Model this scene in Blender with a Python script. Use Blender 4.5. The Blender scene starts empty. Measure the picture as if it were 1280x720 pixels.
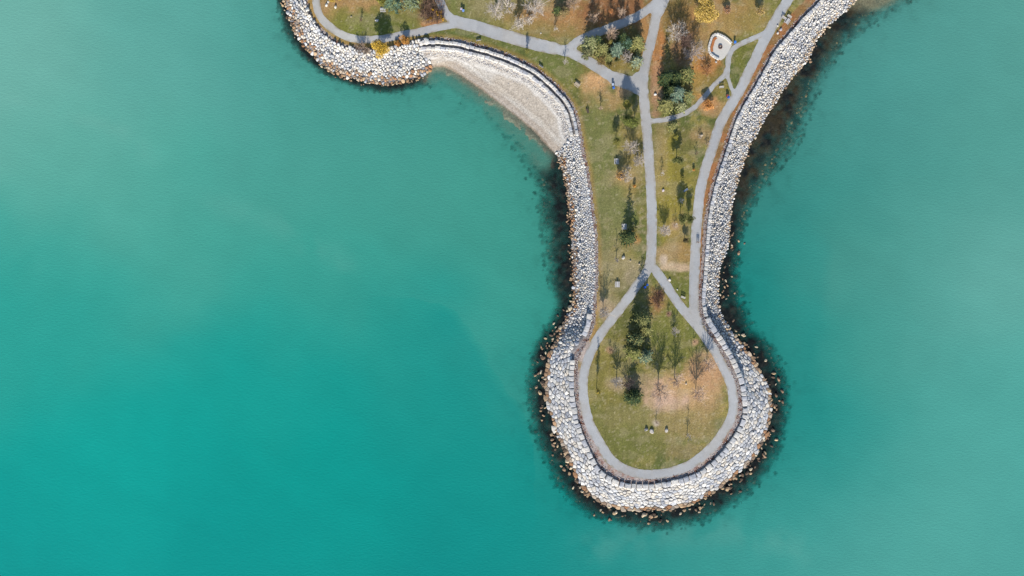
# Top-down view of a lake headland: lawns, paths, armour-stone shores, a small cove and turquoise water.
import bpy, math
import numpy as np

rng = np.random.default_rng(11)
SC = bpy.context.scene
COL = SC.collection
MPP, CAMH, WZ = 0.30, 260.0, -2.8          # metres per photo pixel on the lawn, camera height, water level
SUN_EL, SUN_AZ_LEAN = 25.0, 2.5

def P(px, py, z=0.0):
    """point at height z that stands at this place of the survey picture"""
    k = MPP * (CAMH - z) / CAMH
    return np.array([(px - 640) * k, (360 - py) * k])

def lin(r, g, b):
    c = np.array([r, g, b], float) / 255
    return np.where(c <= .04045, c / 12.92, ((c + .055) / 1.055) ** 2.4)
EXPO = 1.75                                  # what a white horizontal card renders at
def alb(r, g, b):
    return lin(r, g, b) / EXPO

# ------------------------------------------------------------------ numpy helpers
def hash2(i, j, s):
    n = (i.astype(np.int64) * 374761393 + j.astype(np.int64) * 668265263 + s * 974634777) & 0xffffffff
    n = ((n ^ (n >> 13)) * 1274126177) & 0xffffffff
    n = (n ^ (n >> 16)) & 0xffffffff
    return n / 4294967295.0
def vnoise(x, y, s=0):
    xi, yi = np.floor(x), np.floor(y)
    fx, fy = x - xi, y - yi
    fx = fx * fx * (3 - 2 * fx); fy = fy * fy * (3 - 2 * fy)
    a, b = hash2(xi, yi, s), hash2(xi + 1, yi, s)
    c, d = hash2(xi, yi + 1, s), hash2(xi + 1, yi + 1, s)
    return (a * (1 - fx) + b * fx) * (1 - fy) + (c * (1 - fx) + d * fx) * fy
def fbm(x, y, s=0, o=4):
    t, a, n = 0, .5, 0
    for k in range(o):
        t = t + a * vnoise(x * 2 ** k + 17 * k, y * 2 ** k - 9 * k, s + k); n += a; a *= .5
    return t / n
def sstep(a, b, x):
    t = np.clip((x - a) / (b - a), 0, 1)
    return t * t * (3 - 2 * t)
def catmull(pts, sub=4):
    p = np.array(pts, float)
    p = np.vstack([2 * p[0] - p[1], p, 2 * p[-1] - p[-2]])
    out = []
    for i in range(1, len(p) - 2):
        for t in np.arange(sub) / sub:
            out.append(.5 * (2 * p[i] + (p[i + 1] - p[i - 1]) * t + (2 * p[i - 1] - 5 * p[i] + 4 * p[i + 1] - p[i + 2]) * t * t
                             + (3 * p[i] - p[i - 1] - 3 * p[i + 1] + p[i + 2]) * t ** 3))
    out.append(p[-2])
    return np.array(out)
def seg_dist(X, Y, pts, closed=False):
    d = np.full(X.shape, 1e18)
    n = len(pts)
    for i in range(n if closed else n - 1):
        a, b = pts[i], pts[(i + 1) % n]
        ab = b - a; L = ab @ ab
        if L < 1e-12: continue
        t = np.clip(((X - a[0]) * ab[0] + (Y - a[1]) * ab[1]) / L, 0, 1)
        d = np.minimum(d, (X - a[0] - t * ab[0]) ** 2 + (Y - a[1] - t * ab[1]) ** 2)
    return np.sqrt(d)
def inside(X, Y, pts):
    r = np.zeros(X.shape, bool)
    n = len(pts)
    for i in range(n):
        (x0, y0), (x1, y1) = pts[i], pts[(i + 1) % n]
        if y0 == y1: continue
        c = ((y0 > Y) != (y1 > Y)) & (X < (x1 - x0) * (Y - y0) / (y1 - y0) + x0)
        r ^= c
    return r

# ------------------------------------------------------------------ shore lines (traced as survey points)
A_PX = [(378,-40),(384,0),(388.5,17),(399,32),(411,43.5),(421.5,51),(431,55.7),(444,58.5),(460,60.5),(480,60),(497,56.5),(511,52),(522.5,48.5),
 (540.5,46.7),(555.6,47.2),(572.5,49),(588.6,53),(615,60),(645,71),(671,84.5),(690,99.5),(705,114.5),(717,131),(724,150),(727.5,169),(732.5,197.5),
 (736,212.5),(740,240),(743,266),(745.6,285),(747,307.5),(748,337.5),(747,356),(745.5,375),(744,399),(741,413),(735,425),(729,436),(724,446),(722.5,460),(722,475),(722.5,491),
 (724,504),(727.5,524),(733,541),(740,556),(749,576),(762.5,590),(785,599),(815,600),(847,594),(868,587),(887.5,572.5),(905,552.5),(917.5,534),
 (923.5,516),(923,504),(920.5,484),(914,466),(907,451),(895,431),(885,416),(877,400),(873,377.5),(874,358),(876,337.5),(877.5,312.5),(879,290),(881,271),
 (887,240),(895,212),(904,186),(911,163),(920,140.5),(939,107.5),(955,79),(966,60),(985,38),(1000,20),(1019,1),(1050,-40)]
B_PX = [(346,-40),(356,0),(360.6,17),(366,28),(374.7,49),(383,60),(394,71),(404,81),(420.6,90),(434,96),(452.5,99.5),(464,102),(477,104.5),(499,102.5),
 (516,98),(529,94),(539,86),(548,84),(559,85.5),(577.5,95.5),(602,112.5),(619,125),(637,139),(654,152.5),(669,166),(681,179),(692,190),(699,198),(705,214),
 (709,230),(711,245),(712.5,257.5),(714.5,276),(715.5,300),(716.5,331),(717,350),(717.5,370),(715.5,386),(708,396),(701,410),(697,422),(691,433),
 (686,444),(684,460),(682.5,476),(683,491),(686,507),(693,530),(698,545),(711,571),(723,599),(739,618.5),(762,631.5),(788.7,636),(818.7,636.5),
 (856,631.5),(881,620),(900,609),(916,595.5),(928.5,585),(941,571),(949,557),(956.5,544),(960.5,530),(963,515),(963,500),(960,487),(956.5,477),(950,465),
 (941,451),(930,436),(920,424),(911,409.5),(904,397),(899,386),(897,370),(897.5,350),(900,331),(906,319),(910,305),(911.5,290),(912.5,271),
 (917,245),(925,215),(931,197.5),(936,183),(943,171),(951,156),(960,141),(968,129),(976,115),(986,101.5),(1000,85),(1012,70),(1019,53),
 (1031,36.5),(1044,24),(1059,11),(1070,0),(1105,-40)]
C_PX = [(334,-40),(347,0),(352,25),(361,48),(374,66),(391,81),(415,96),(440,106),(470,114),(505,113),(535,107),(560,112),(590,130),(615,152),(640,180),
 (662,210),(671,240),(676,270),(680,300),(684,335),(690,370),(694,385),(688,400),(678,420),(669,445),(665,470),(664,500),(672,540),(686,575),
 (702,606),(727,632),(765,649),(820,657),(860,652),(900,637),(938,610),(962,580),(975,545),(982,505),(978,470),(967,445),(951,424),(940,405),(931,385),
 (924,365),(922,340),(924,310),(929,285),(938,262),(955,240),(978,214),(1000,190),(1014,160),(1024,130),(1034,105),(1048,80),(1066,58),(1088,38),(1115,22),
 (1145,8),(1160,-5),(1200,-40)]
def curve(px, z): return catmull([P(a, b, z) for a, b in px], 3)
cA, cB, cC = curve(A_PX, 0), curve(B_PX, WZ), curve(C_PX, WZ)
SHELF = 1.0                                  # metres the drowned apron reaches past the traced line
def far_ext(c, dx):       # the mainland spreads out towards the north beyond the picture
    return np.vstack([c, [[c[-1][0] + 30 + dx, 170], [c[-1][0] + 200 + dx, 300], [3300, 900], [3300, 3300], [-3300, 3300], [-3300, 900],
                          [c[0][0] - 200 - dx, 300], [c[0][0] - 25 - dx, 170]]])
pA, pB, pC = far_ext(cA, 0), far_ext(cB, 6), far_ext(cC, 14)
BEACH = np.array([P(*p, WZ * .6) for p in [(524,62),(541,87),(577,99),(602,117),(640,146),(680,182),(692,193),(706,184),(722,162),(716,142),(702,118),(680,98),
                                           (650,78),(620,66),(590,58),(560,52),(535,52)]])
# dense rows plus ever wider ones out to the horizon: one sheet
def axis(lo, hi, st):
    a = list(np.arange(lo, hi + st / 2, st))
    def out(v, s):
        r, d = [], st
        while abs(v) < 3200:
            d = min(d * 1.22, 4.0) if abs(v) < 215 else d * 1.35
            v += s * d; r.append(v)
        return r
    return np.array(out(lo, -1)[::-1] + a + out(hi, 1))
gx, gy = axis(-94, 156, .5), axis(-97, 112, .5)
GX, GY = np.meshgrid(gx, gy)
def sdist(X, Y, c, poly):
    d = seg_dist(X, Y, poly, True)
    return np.where(inside(X, Y, poly), -d, d)
sA, sB, sC = sdist(GX, GY, cA, pA), sdist(GX, GY, cB, pB), sdist(GX, GY, cC, pC) - SHELF + 2.2 * sstep(260, 200, 360 - GY / MPP) * (GX > 60) - 1.3 * sstep(395, 440, 360 - GY / MPP)
bd = seg_dist(GX, GY, BEACH, True); bd = np.where(inside(GX, GY, BEACH), -bd, bd)
beach = sstep(1.0, -1.5, bd)                       # 1 on the sandy cove
u = np.clip(sA / np.maximum(sA - np.minimum(sB, 0), 1e-4), 0, 1)
zr = np.interp(u, [0, .18, .3, 1], [0, -.35, -.95, WZ])
_px, _py = GX / MPP + 640, 360 - GY / MPP
steep = sstep(855, 880, _px) * sstep(378, 400, _py) * sstep(506, 480, _py)
zr = zr * (1 - steep) + np.interp(u, [0, .26, .36, .62, 1], [0, -.35, -1.9, -2.3, WZ]) * steep
dip = np.exp(-(((_px - 720) / 15) ** 2 + ((_py - 403) / 13) ** 2))
zr = np.maximum(zr - 1.3 * dip * sstep(0, .25, u), WZ + .1 * (u < 1))
rise = np.exp(-(((_px - 716) / 16) ** 2 + ((_py - 431) / 12) ** 2)) * sstep(.1, .3, u) * sstep(1, .7, u)
zr = zr + .9 * rise
wallz = np.interp(sA, [0, .5, 2.3, 2.5, 4.6, 5.2], [0, -.25, -.25, -.9, -.95, -1.45])
ub = np.clip((sA - 5.2) / np.maximum(sA - 5.2 - np.minimum(sB, 0), 1e-3), 0, 1)
zb = np.where(sA < 5.2, wallz, -1.45 + (WZ + 1.45) * ub)
zland = zr * (1 - beach) + zb * beach
v = np.where(sC < 0, np.clip(sB / np.maximum(sB - sC, 1e-3), 0, 1), 1)
vr = np.clip(v + (fbm(GX / 3, GY / 3, 31, 4) - .5) * .34 * sstep(0, .5, v), 0, 1)
apron = .10 * v + 3.3 * vr ** 4.6                       # a shelf of rock that drops off at its ragged outer edge
zsea = WZ - apron - np.clip(np.maximum(sC, 0) * .22, 0, 5)
GZ = np.where(sB > 0, zsea, np.where(sA > 0, zland, 0.0))
GZ = GZ + np.where(sB > 0, (fbm(GX / 2.2, GY / 2.2, 5, 3) - .5) * .5 * np.clip(sB / 2, 0, 1), 0)
nx, ny = len(gx), len(gy)
def samp(F, x, y):
    x = np.asarray(x, float); y = np.asarray(y, float)
    i = np.clip(np.searchsorted(gx, x) - 1, 0, nx - 2); j = np.clip(np.searchsorted(gy, y) - 1, 0, ny - 2)
    fx = (x - gx[i]) / (gx[i + 1] - gx[i]); fy = (y - gy[j]) / (gy[j + 1] - gy[j])
    return (F[j, i] * (1 - fx) + F[j, i + 1] * fx) * (1 - fy) + (F[j + 1, i] * (1 - fx) + F[j + 1, i + 1] * fx) * fy

# ------------------------------------------------------------------ mesh + material helpers
def mk_mesh(name, V, F, tint=None, vattr=None, smooth=False):
    """F: list of arrays, each (n, k): faces with k corners. tint: (nfaces, 3) in the order of F."""
    V = np.asarray(V, np.float32)
    me = bpy.data.meshes.new(name)
    F = [np.asarray(f, np.int32) for f in F if len(f)]
    loops = np.concatenate([f.ravel() for f in F]); tot = np.concatenate([np.full(len(f), f.shape[1], np.int32) for f in F])
    st = np.concatenate([[0], np.cumsum(tot)[:-1]]).astype(np.int32)
    me.vertices.add(len(V)); me.vertices.foreach_set('co', V.ravel())
    me.loops.add(len(loops)); me.loops.foreach_set('vertex_index', loops)
    me.polygons.add(len(tot)); me.polygons.foreach_set('loop_start', st)
    me.polygons.foreach_set('use_smooth', np.full(len(tot), smooth))
    if tint is not None:
        a = me.attributes.new('tint', 'FLOAT_VECTOR', 'FACE'); a.data.foreach_set('vector', np.asarray(tint, np.float32).ravel())
    for k, arr in (vattr or {}).items():
        arr = np.asarray(arr, np.float32)
        if arr.ndim == 2:
            a = me.attributes.new(k, 'FLOAT_VECTOR', 'POINT'); a.data.foreach_set('vector', arr.ravel())
        else:
            a = me.attributes.new(k, 'FLOAT', 'POINT'); a.data.foreach_set('value', arr)
    me.update(calc_edges=True); me.validate()
    return me
def link(name, me, mat=None, parent=None, loc=None):
    o = bpy.data.objects.new(name, me); COL.objects.link(o)
    if mat is not None and me is not None and len(me.materials) == 0: me.materials.append(mat)
    if parent is not None: o.parent = parent
    if loc is not None: o.location = loc
    return o
def tag(o, label, cat, group=None, kind=None):
    o['label'] = label; o['category'] = cat
    if group: o['group'] = group
    if kind: o['kind'] = kind
    return o
def empty(name, x, y, z, label, cat, group=None, rz=0):
    o = bpy.data.objects.new(name, None); COL.objects.link(o)
    o.location = (x, y, z); o.rotation_euler = (0, 0, rz); o.empty_display_size = .3
    return tag(o, label, cat, group)
class MB:
    """collects pieces for one mesh"""
    def __init__(s): s.V, s.F, s.T, s.n = [], {}, {}, 0
    def add(s, V, F, tint=(1, 1, 1)):
        V = np.asarray(V, float)
        for k, f in F.items():
            f = np.asarray(f); s.F.setdefault(k, []).append(f + s.n)
            t = np.asarray(tint, float); t = np.tile(t, (len(f), 1)) if t.ndim == 1 else t
            s.T.setdefault(k, []).append(t)
        s.V.append(V); s.n += len(V)
    def mesh(s, name, smooth=False, off=(0, 0, 0)):
        ks = sorted(s.F)
        return mk_mesh(name, np.vstack(s.V) - np.asarray(off), [np.vstack(s.F[k]) for k in ks], np.vstack([np.vstack(s.T[k]) for k in ks]), smooth=smooth)
    def box(s, cx, cy, cz, sx, sy, sz, tint=(1, 1, 1), rz=0, bev=.12):
        b = bev * min(sx, sy, sz); c, n = math.cos(rz), math.sin(rz); V = []
        for z, q in ((0, b), (b, 0), (sz - b, 0), (sz, b)):
            for x, y in ((-1, -1), (1, -1), (1, 1), (-1, 1)):
                X, Y = x * (sx / 2 - q), y * (sy / 2 - q)
                V.append((cx + X * c - Y * n, cy + X * n + Y * c, cz + z))
        F = [(0, 3, 2, 1), (12, 13, 14, 15)]
        for l in range(3):
            for k in range(4):
                F.append((l * 4 + k, l * 4 + (k + 1) % 4, l * 4 + 4 + (k + 1) % 4, l * 4 + 4 + k))
        s.add(V, {4: F}, tint)
    def tube(s, pts, rad, n=5, tint=(1, 1, 1)):
        pts = np.asarray(pts, float); rad = np.broadcast_to(rad, (len(pts),)); V = []
        for i, p in enumerate(pts):
            d = pts[min(i + 1, len(pts) - 1)] - pts[max(i - 1, 0)]; d = d / (np.linalg.norm(d) + 1e-9)
            a = np.cross(d, (0, 0, 1) if abs(d[2]) < .9 else (1, 0, 0)); a /= np.linalg.norm(a); b = np.cross(d, a)
            for k in range(n):
                t = 2 * math.pi * k / n
                V.append(p + rad[i] * (a * math.cos(t) + b * math.sin(t)))
        F = [(i * n + k, i * n + (k + 1) % n, (i + 1) * n + (k + 1) % n, (i + 1) * n + k) for i in range(len(pts) - 1) for k in range(n)]
        m = len(pts); V += [pts[0], pts[-1]]
        T = [(m * n, (k + 1) % n, k) for k in range(n)] + [(m * n + 1, (m - 1) * n + k, (m - 1) * n + (k + 1) % n) for k in range(n)]
        s.add(V, {4: F, 3: T}, tint)
    def lathe(s, prof, n=16, tint=(1, 1, 1), c=(0, 0)):
        V = [(c[0] + r * math.cos(2 * math.pi * k / n), c[1] + r * math.sin(2 * math.pi * k / n), z) for r, z in prof for k in range(n)]
        F = [(i * n + k, i * n + (k + 1) % n, (i + 1) * n + (k + 1) % n, (i + 1) * n + k) for i in range(len(prof) - 1) for k in range(n)]
        s.add(V, {4: F}, tint)

def mat(name, base=None, rough=.9, attr='tint', noise=((3.0, .25),), bump=0.0, bscale=4.0, spec=.3):
    m = bpy.data.materials.new(name); m.use_nodes = True
    nt = m.node_tree; N, L = nt.nodes, nt.links
    b = N['Principled BSDF']; b.inputs['Roughness'].default_value = rough; b.inputs['Specular IOR Level'].default_value = spec
    if base is None:
        a = N.new('ShaderNodeAttribute'); a.attribute_name = attr; col = a.outputs['Color']
    else:
        r = N.new('ShaderNodeRGB'); r.outputs[0].default_value = (*base, 1); col = r.outputs[0]
    g = N.new('ShaderNodeNewGeometry')
    for sc, amt in noise:
        t = N.new('ShaderNodeTexNoise'); t.inputs['Scale'].default_value = sc; t.inputs['Detail'].default_value = 3
        L.new(g.outputs['Position'], t.inputs['Vector'])
        mr = N.new('ShaderNodeMapRange'); mr.inputs['From Min'].default_value = .25; mr.inputs['From Max'].default_value = .75
        mr.inputs['To Min'].default_value = 1 - amt; mr.inputs['To Max'].default_value = 1 + amt
        L.new(t.outputs['Fac'], mr.inputs['Value'])
        x = N.new('ShaderNodeMix'); x.data_type = 'RGBA'; x.blend_type = 'MULTIPLY'; x.inputs[0].default_value = 1
        L.new(col, x.inputs[6]); L.new(mr.outputs[0], x.inputs[7]); col = x.outputs[2]
    L.new(col, b.inputs['Base Color'])
    if bump:
        t = N.new('ShaderNodeTexNoise'); t.inputs['Scale'].default_value = bscale; t.inputs['Detail'].default_value = 4
        L.new(g.outputs['Position'], t.inputs['Vector'])
        bp = N.new('ShaderNodeBump'); bp.inputs['Strength'].default_value = 1; bp.inputs['Distance'].default_value = bump
        L.new(t.outputs['Fac'], bp.inputs['Height']); L.new(bp.outputs[0], b.inputs['Normal'])
    return m
M_GROUND = mat('turf_and_soil', attr='albedo', noise=((1.7, .30), (.35, .10), (4.5, .36)), bump=.10, bscale=3.0, rough=1, spec=.1)
M_STONE = mat('armour_stone', noise=((2.2, .16), (.9, .08)), bump=.06, bscale=3.5)
M_PATH = mat('paving', attr='albedo', noise=((3.0, .09), (.3, .05), (.9, .05)), rough=.95, spec=.2)
M_LEAF = mat('foliage', noise=((1.5, .2),), rough=.8, spec=.2)
M_BARK = mat('bark', noise=((4, .2),), rough=.95, spec=.1)
M_WOOD = mat('wood', noise=((5, .15),), rough=.8)
M_METAL = mat('painted_metal', noise=((5, .06),), rough=.45, spec=.5)
M_PLASTIC = mat('bin_plastic', noise=((5, .06),), rough=.4, spec=.5)
M_CLOTH = mat('cloth', noise=((9, .12),), rough=.95)
M_SKIN = mat('skin', base=(.42, .24, .16), noise=((9, .05),), rough=.6)
M_CONC = mat('cast_concrete', noise=((3, .1),), rough=.9)

# ------------------------------------------------------------------ path network (signed distance to the centre lines)
PATHS = [  # (centre line, width in px)
 ([(840,-45),(831,-12),(825,5),(820,20),(816.5,40),(811,62),(806,85),(804,105),(805.5,130),(807.5,150),(809.5,175),(811.5,205),(814,240),(814.8,280),(814.3,310),(813,332)], 12.2),
 ([(845,-40),(829,-5),(822,12)], 18),
 ([(770,98.5),(783,102.5),(793,103.5),(799.5,98)], 17),
 ([(394,-45),(394.5,-10),(395.5,4),(398,16),(405,26.5),(418,38),(433,45.5),(446,48.8),(458,49.6),(471,49.2),(485,47.5),(508,42.5),(527,39.3),(546,34.5),(566,31)], 9.4),
 ([(540,-40),(546,-12),(551,4),(559,19),(572,27),(596,33.5)], 11),
 ([(572,28),(596,33.7),(634,45.5),(671,55.5),(690,60)], 15.5),
 ([(690,60),(712,65.5),(730,74),(746,84),(765,96),(782,103.5),(798,112)], 13),
 ([(708,63),(722,52),(740,43.5),(760,36),(775,30),(800,18.5),(820,4)], 11),
 ([(813,330),(805,345),(795,358),(787,370),(778,382),(764,400),(754,413),(745,427),(736,446),(731,462),(728.7,480),(730,500),(734,520),(741,538),(751,555.5),(763,574),(778,585),
   (794,591),(809,593),(828,592),(850,586.5),(872,575),(892,556.5),(905.5,538),(913,524),(916.5,510),(915.5,490),(911,474),(905,461),(897,445.5),(889,432),(879,418),(866,401),(850,382),(833,357),(818,336)], 11.6),
 ([(1010,-40),(986,-2),(973,19),(962.5,37.5),(952.6,56),(943.5,75),(934,94),(925,112.5),(911,135),(900,155),(892.8,178),(887,195),(882,210),(876,235),(873.5,252),(870.5,285),(869,315),(868,345),(867.5,370),(868,388),(872,404)], 12.4),
 ([(812,152),(824,150.5),(837.5,148),(856,142),(870,132.5),(881,120),(894,105),(903,96.5),(909.5,88)], 5.8),
 ([(909.5,88),(910,80),(911,71),(917,60.5),(931,52.5),(947.5,45.5),(960,40)], 6.4),
 ([(907.5,88),(910.5,99),(914,109),(918,118)], 4.6),
]
hx = np.arange(-84, 122, .3); hy = np.arange(-82, 118, .3)
HX, HY = np.meshgrid(hx, hy)
pd = None
for cl, w in PATHS:
    c = catmull([P(a, b) for a, b in cl], 4)
    lo, hi = c.min(0) - 8, c.max(0) + 8
    m = (HX > lo[0]) & (HX < hi[0]) & (HY > lo[1]) & (HY < hi[1])
    d = np.full(HX.shape, 6.0)
    d[m] = seg_dist(HX[m], HY[m], c) - w * MPP / 2
    if pd is None: pd = d
    else:
        k = 1.5; h = np.clip(.5 + .5 * (pd - d) / k, 0, 1)
        pd = d * h + pd * (1 - h) - k * h * (1 - h) * .5
pd = pd + (fbm(HX / 1.6, HY / 1.6, 3, 3) - .5) * .42            # slightly ragged turf edge
def hsamp(F, x, y):
    i = np.clip(((x - hx[0]) / .3).astype(int), 0, len(hx) - 2); j = np.clip(((y - hy[0]) / .3).astype(int), 0, len(hy) - 2)
    fx = np.clip((x - hx[i]) / .3, 0, 1); fy = np.clip((y - hy[j]) / .3, 0, 1)
    return (F[j, i] * (1 - fx) + F[j, i + 1] * fx) * (1 - fy) + (F[j + 1, i] * (1 - fx) + F[j + 1, i + 1] * fx) * fy
def region_mesh(X, Y, D):
    """faces of the grid where D<0, cut along D=0"""
    xs, ys = X, Y; ny_, nx_ = D.shape
    V, idx, F = [], {}, {3: [], 4: [], 5: [], 6: []}
    def vid(key, p):
        if key not in idx: idx[key] = len(V); V.append(p)
        return idx[key]
    J, I = np.nonzero((D[:-1, :-1] < 0) | (D[:-1, 1:] < 0) | (D[1:, :-1] < 0) | (D[1:, 1:] < 0))
    for j, i in zip(J, I):
        cs = [(j, i), (j, i + 1), (j + 1, i + 1), (j + 1, i)]
        poly = []
        for a in range(4):
            p, q = cs[a], cs[(a + 1) % 4]
            dp, dq = D[p], D[q]
            if dp < 0: poly.append(vid(p, (xs[p[1]], ys[p[0]])))
            if (dp < 0) != (dq < 0):
                t = dp / (dp - dq); e = (min(p, q), max(p, q))
                poly.append(vid(e, (xs[p[1]] + t * (xs[q[1]] - xs[p[1]]), ys[p[0]] + t * (ys[q[0]] - ys[p[0]]))))
        if len(poly) in F: F[len(poly)].append(poly)
    return np.array(V), F
pv, pf = region_mesh(hx, hy, pd)
dd = hsamp(pd, pv[:, 0], pv[:, 1])
pxs, pys = pv[:, 0] / MPP + 640, 360 - pv[:, 1] / MPP
pc = np.tile(alb(192, 192, 192), (len(pv), 1))
whiter = sstep(480, 440, pxs)[:, None]
pc = pc * (1 - whiter) + alb(206, 204, 198) * whiter
n1 = fbm(pv[:, 0] / 7, pv[:, 1] / 7, 41, 3); pc = pc * (.95 + .26 * n1)[:, None]
patchy = sstep(.60, .66, fbm(pv[:, 0] / 11, pv[:, 1] / 11, 47, 2))[:, None] * .22
pc = pc * (1 - patchy) + alb(164, 165, 168) * patchy
warm = sstep(.45, .7, fbm(pv[:, 0] / 5, pv[:, 1] / 9, 43, 3))[:, None] * .35
pc = pc * (1 - warm) + alb(196, 188, 178) * warm
edge = (sstep(-.9, -.1, dd) * sstep(.35, .75, fbm(pv[:, 0] / 1.5, pv[:, 1] / 1.5, 44, 2)))[:, None] * .7
pc = pc * (1 - edge) + alb(165, 150, 125) * edge
o = link('path', mk_mesh('path', np.c_[pv, np.full(len(pv), .03)], [np.array(f) for f in pf.values() if f], vattr={'albedo': pc}), M_PATH)
tag(o, 'pale grey paved walking path network across the lawns', 'path', kind='structure')

# ------------------------------------------------------------------ ground colours
X, Y = GX, GY
PXL, PYL = X / MPP + 640, 360 - Y / MPP
def mixc(c, col, f): return c * (1 - f[..., None]) + np.asarray(col) * f[..., None]
n_big, n_mid, n_small = fbm(X / 14, Y / 14, 1, 3), fbm(X / 4, Y / 4, 2, 4), fbm(X / 1.3, Y / 1.3, 3, 3)
g = np.zeros(X.shape + (3,)) + alb(130, 126, 70)
g = mixc(g, alb(105, 112, 62), sstep(.4, .65, n_big))
g = mixc(g, alb(160, 144, 84), sstep(.5, .72, n_mid) * .75)
g = mixc(g, alb(168, 152, 118), sstep(.56, .76, n_small) * .6)
g = mixc(g, alb(84, 92, 54), sstep(.42, .26, n_small) * .55)
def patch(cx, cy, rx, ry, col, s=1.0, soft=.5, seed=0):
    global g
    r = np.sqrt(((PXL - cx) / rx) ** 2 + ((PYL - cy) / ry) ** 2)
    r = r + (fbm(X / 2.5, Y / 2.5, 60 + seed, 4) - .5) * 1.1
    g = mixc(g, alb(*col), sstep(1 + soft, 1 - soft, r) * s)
OR, TAN, PINK, GRN, BRN, OLV, DRY = (186,122,70), (188,146,100), (192,154,130), (98,110,60), (134,98,68), (138,130,70), (170,152,120)
for i, a in enumerate([
    (440,10,70,16,TAN,.75), (470,32,60,20,(118,124,62),.9), (520,12,30,18,(140,132,78),.7), (543,14,17,20,(140,100,74),.9), (543,30,18,5,(190,136,92),.8), (558,24,5,5,(190,136,92),.8), (428,30,20,18,(135,132,66),.6),
    (600,50,70,14,GRN,.95), (545,44,30,5,GRN,.9), (690,80,45,22,(112,118,66),.9), (580,10,30,20,(122,124,72),.9), (620,10,40,18,(148,136,92),.7),
    (700,22,50,24,(182,136,92),.85), (660,40,60,16,(140,130,78),.6), (775,12,45,26,(150,105,72),.95), (770,60,40,30,(122,108,64),.95), (765,80,28,12,(146,128,72),.8),
    (806,40,6,30,(172,130,84),.9), (744,105,17,13,(214,168,120),.95), (755,125,22,16,(182,148,102),.8), (782,112,12,10,(196,156,120),.7),
    (745,160,22,40,(124,126,76),.8), (760,230,26,60,(120,124,76),.7), (790,200,14,50,(160,140,88),.8), (780,222,16,12,(176,150,104),.7), (760,270,24,40,(132,130,84),.6),
    (789,298,10,9,(196,138,86),.7), (785,325,20,12,(146,136,76),.6), (765,345,30,40,(156,142,104),.7), (790,345,12,16,(176,158,130),.6), (756,385,14,14,(184,158,132),.7),
    (740,425,10,24,(170,136,92),.8), (822,60,9,50,(196,134,84),.95), (818,40,7,30,(150,120,70),.5), (820,110,8,34,(176,138,106),.9),
    (850,20,30,30,(150,118,72),.8), (860,60,22,26,(150,112,84),.8), (905,20,44,22,(184,140,92),.85), (930,30,30,22,(144,132,74),.6), (895,40,26,18,(178,146,96),.6), (870,90,14,30,(184,146,84),.8),
    (885,80,16,14,(190,130,80),.8), (888,100,14,14,(148,124,70),.6), (925,72,9,22,(120,120,60),.9), (885,131,13,11,(216,152,98),.9), (893,135,16,10,(184,146,104),.7), (903,112,8,10,(142,128,70),.7),
    (850,175,32,18,(134,122,72),.6), (880,170,16,12,(170,140,100),.7), (835,240,14,80,(148,136,64),.9), (826,200,8,50,(176,150,106),.5), (850,240,22,40,(152,138,68),.6), (845,290,14,24,(176,148,98),.6),
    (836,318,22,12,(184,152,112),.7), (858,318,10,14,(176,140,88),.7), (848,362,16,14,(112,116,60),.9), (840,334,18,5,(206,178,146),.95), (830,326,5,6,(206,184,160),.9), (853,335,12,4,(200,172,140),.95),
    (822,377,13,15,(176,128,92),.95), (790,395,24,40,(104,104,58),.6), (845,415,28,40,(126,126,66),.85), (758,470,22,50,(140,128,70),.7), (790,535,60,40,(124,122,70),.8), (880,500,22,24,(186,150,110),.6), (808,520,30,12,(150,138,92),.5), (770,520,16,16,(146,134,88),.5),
    (830,490,25,18,(208,172,144),.95), (862,488,32,22,(206,168,124),.9), (884,465,22,22,(196,154,116),.9), (838,503,22,12,(208,176,152),.9), (860,528,40,22,(166,144,98),.7), (853,480,17,7,(194,160,100),.45), (845,486,8,12,(198,160,120),.5),
    (775,480,14,9,(172,150,120),.8), (800,478,16,10,(168,146,116),.6), (780,560,30,18,(112,114,60),.6), (860,565,30,10,(148,130,92),.6),
    (762.5,438,4,4,(176,140,110),.8), (868.5,428,4,4,(196,150,120),.9), (835.6,392.5,3.4,3.4,(176,136,116),.9), (820.5,529,4,4,(196,180,160),.95), (843,283,5,5,(190,158,130),.7), (831,288,6,6,(196,166,140),.6)]):
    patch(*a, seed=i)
# dry leaves caught along the rock edge
east = sstep(862, 874, PXL) * sstep(420, 380, PYL)
strip = sstep(-3.4, -2.6, sA) * east
g = mixc(g, alb(150, 112, 74), strip * .85)
g = mixc(g, alb(180, 114, 74), strip * sstep(.5, .62, fbm(X / 1.6, Y / 3, 71, 3)) * .5)
wst = sstep(-2.2, -.2, sA) * (1 - east)
g = mixc(g, alb(176, 140, 84), wst * .55)
nw = sstep(540, 500, PXL) * sstep(-4.5, -3.0, sA)
g = mixc(g, alb(176, 142, 88), nw * .7)
lp = sstep(452, 470, PYL) * sstep(-2.4, -1.6, sA + (n_mid - .5) * 1.2)
g = mixc(g, alb(186, 172, 166), lp * .95)
g = mixc(g, alb(150, 104, 88), lp * sstep(.55, .7, n_small) * .7)
# worn ground where the rock edge meets the loop path
r = np.sqrt(((PXL - 731) / 11) ** 2 + ((PYL - 441) / 14) ** 2); g = mixc(g, alb(184, 168, 158), sstep(1.3, .7, r + (n_mid - .5)))
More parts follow.
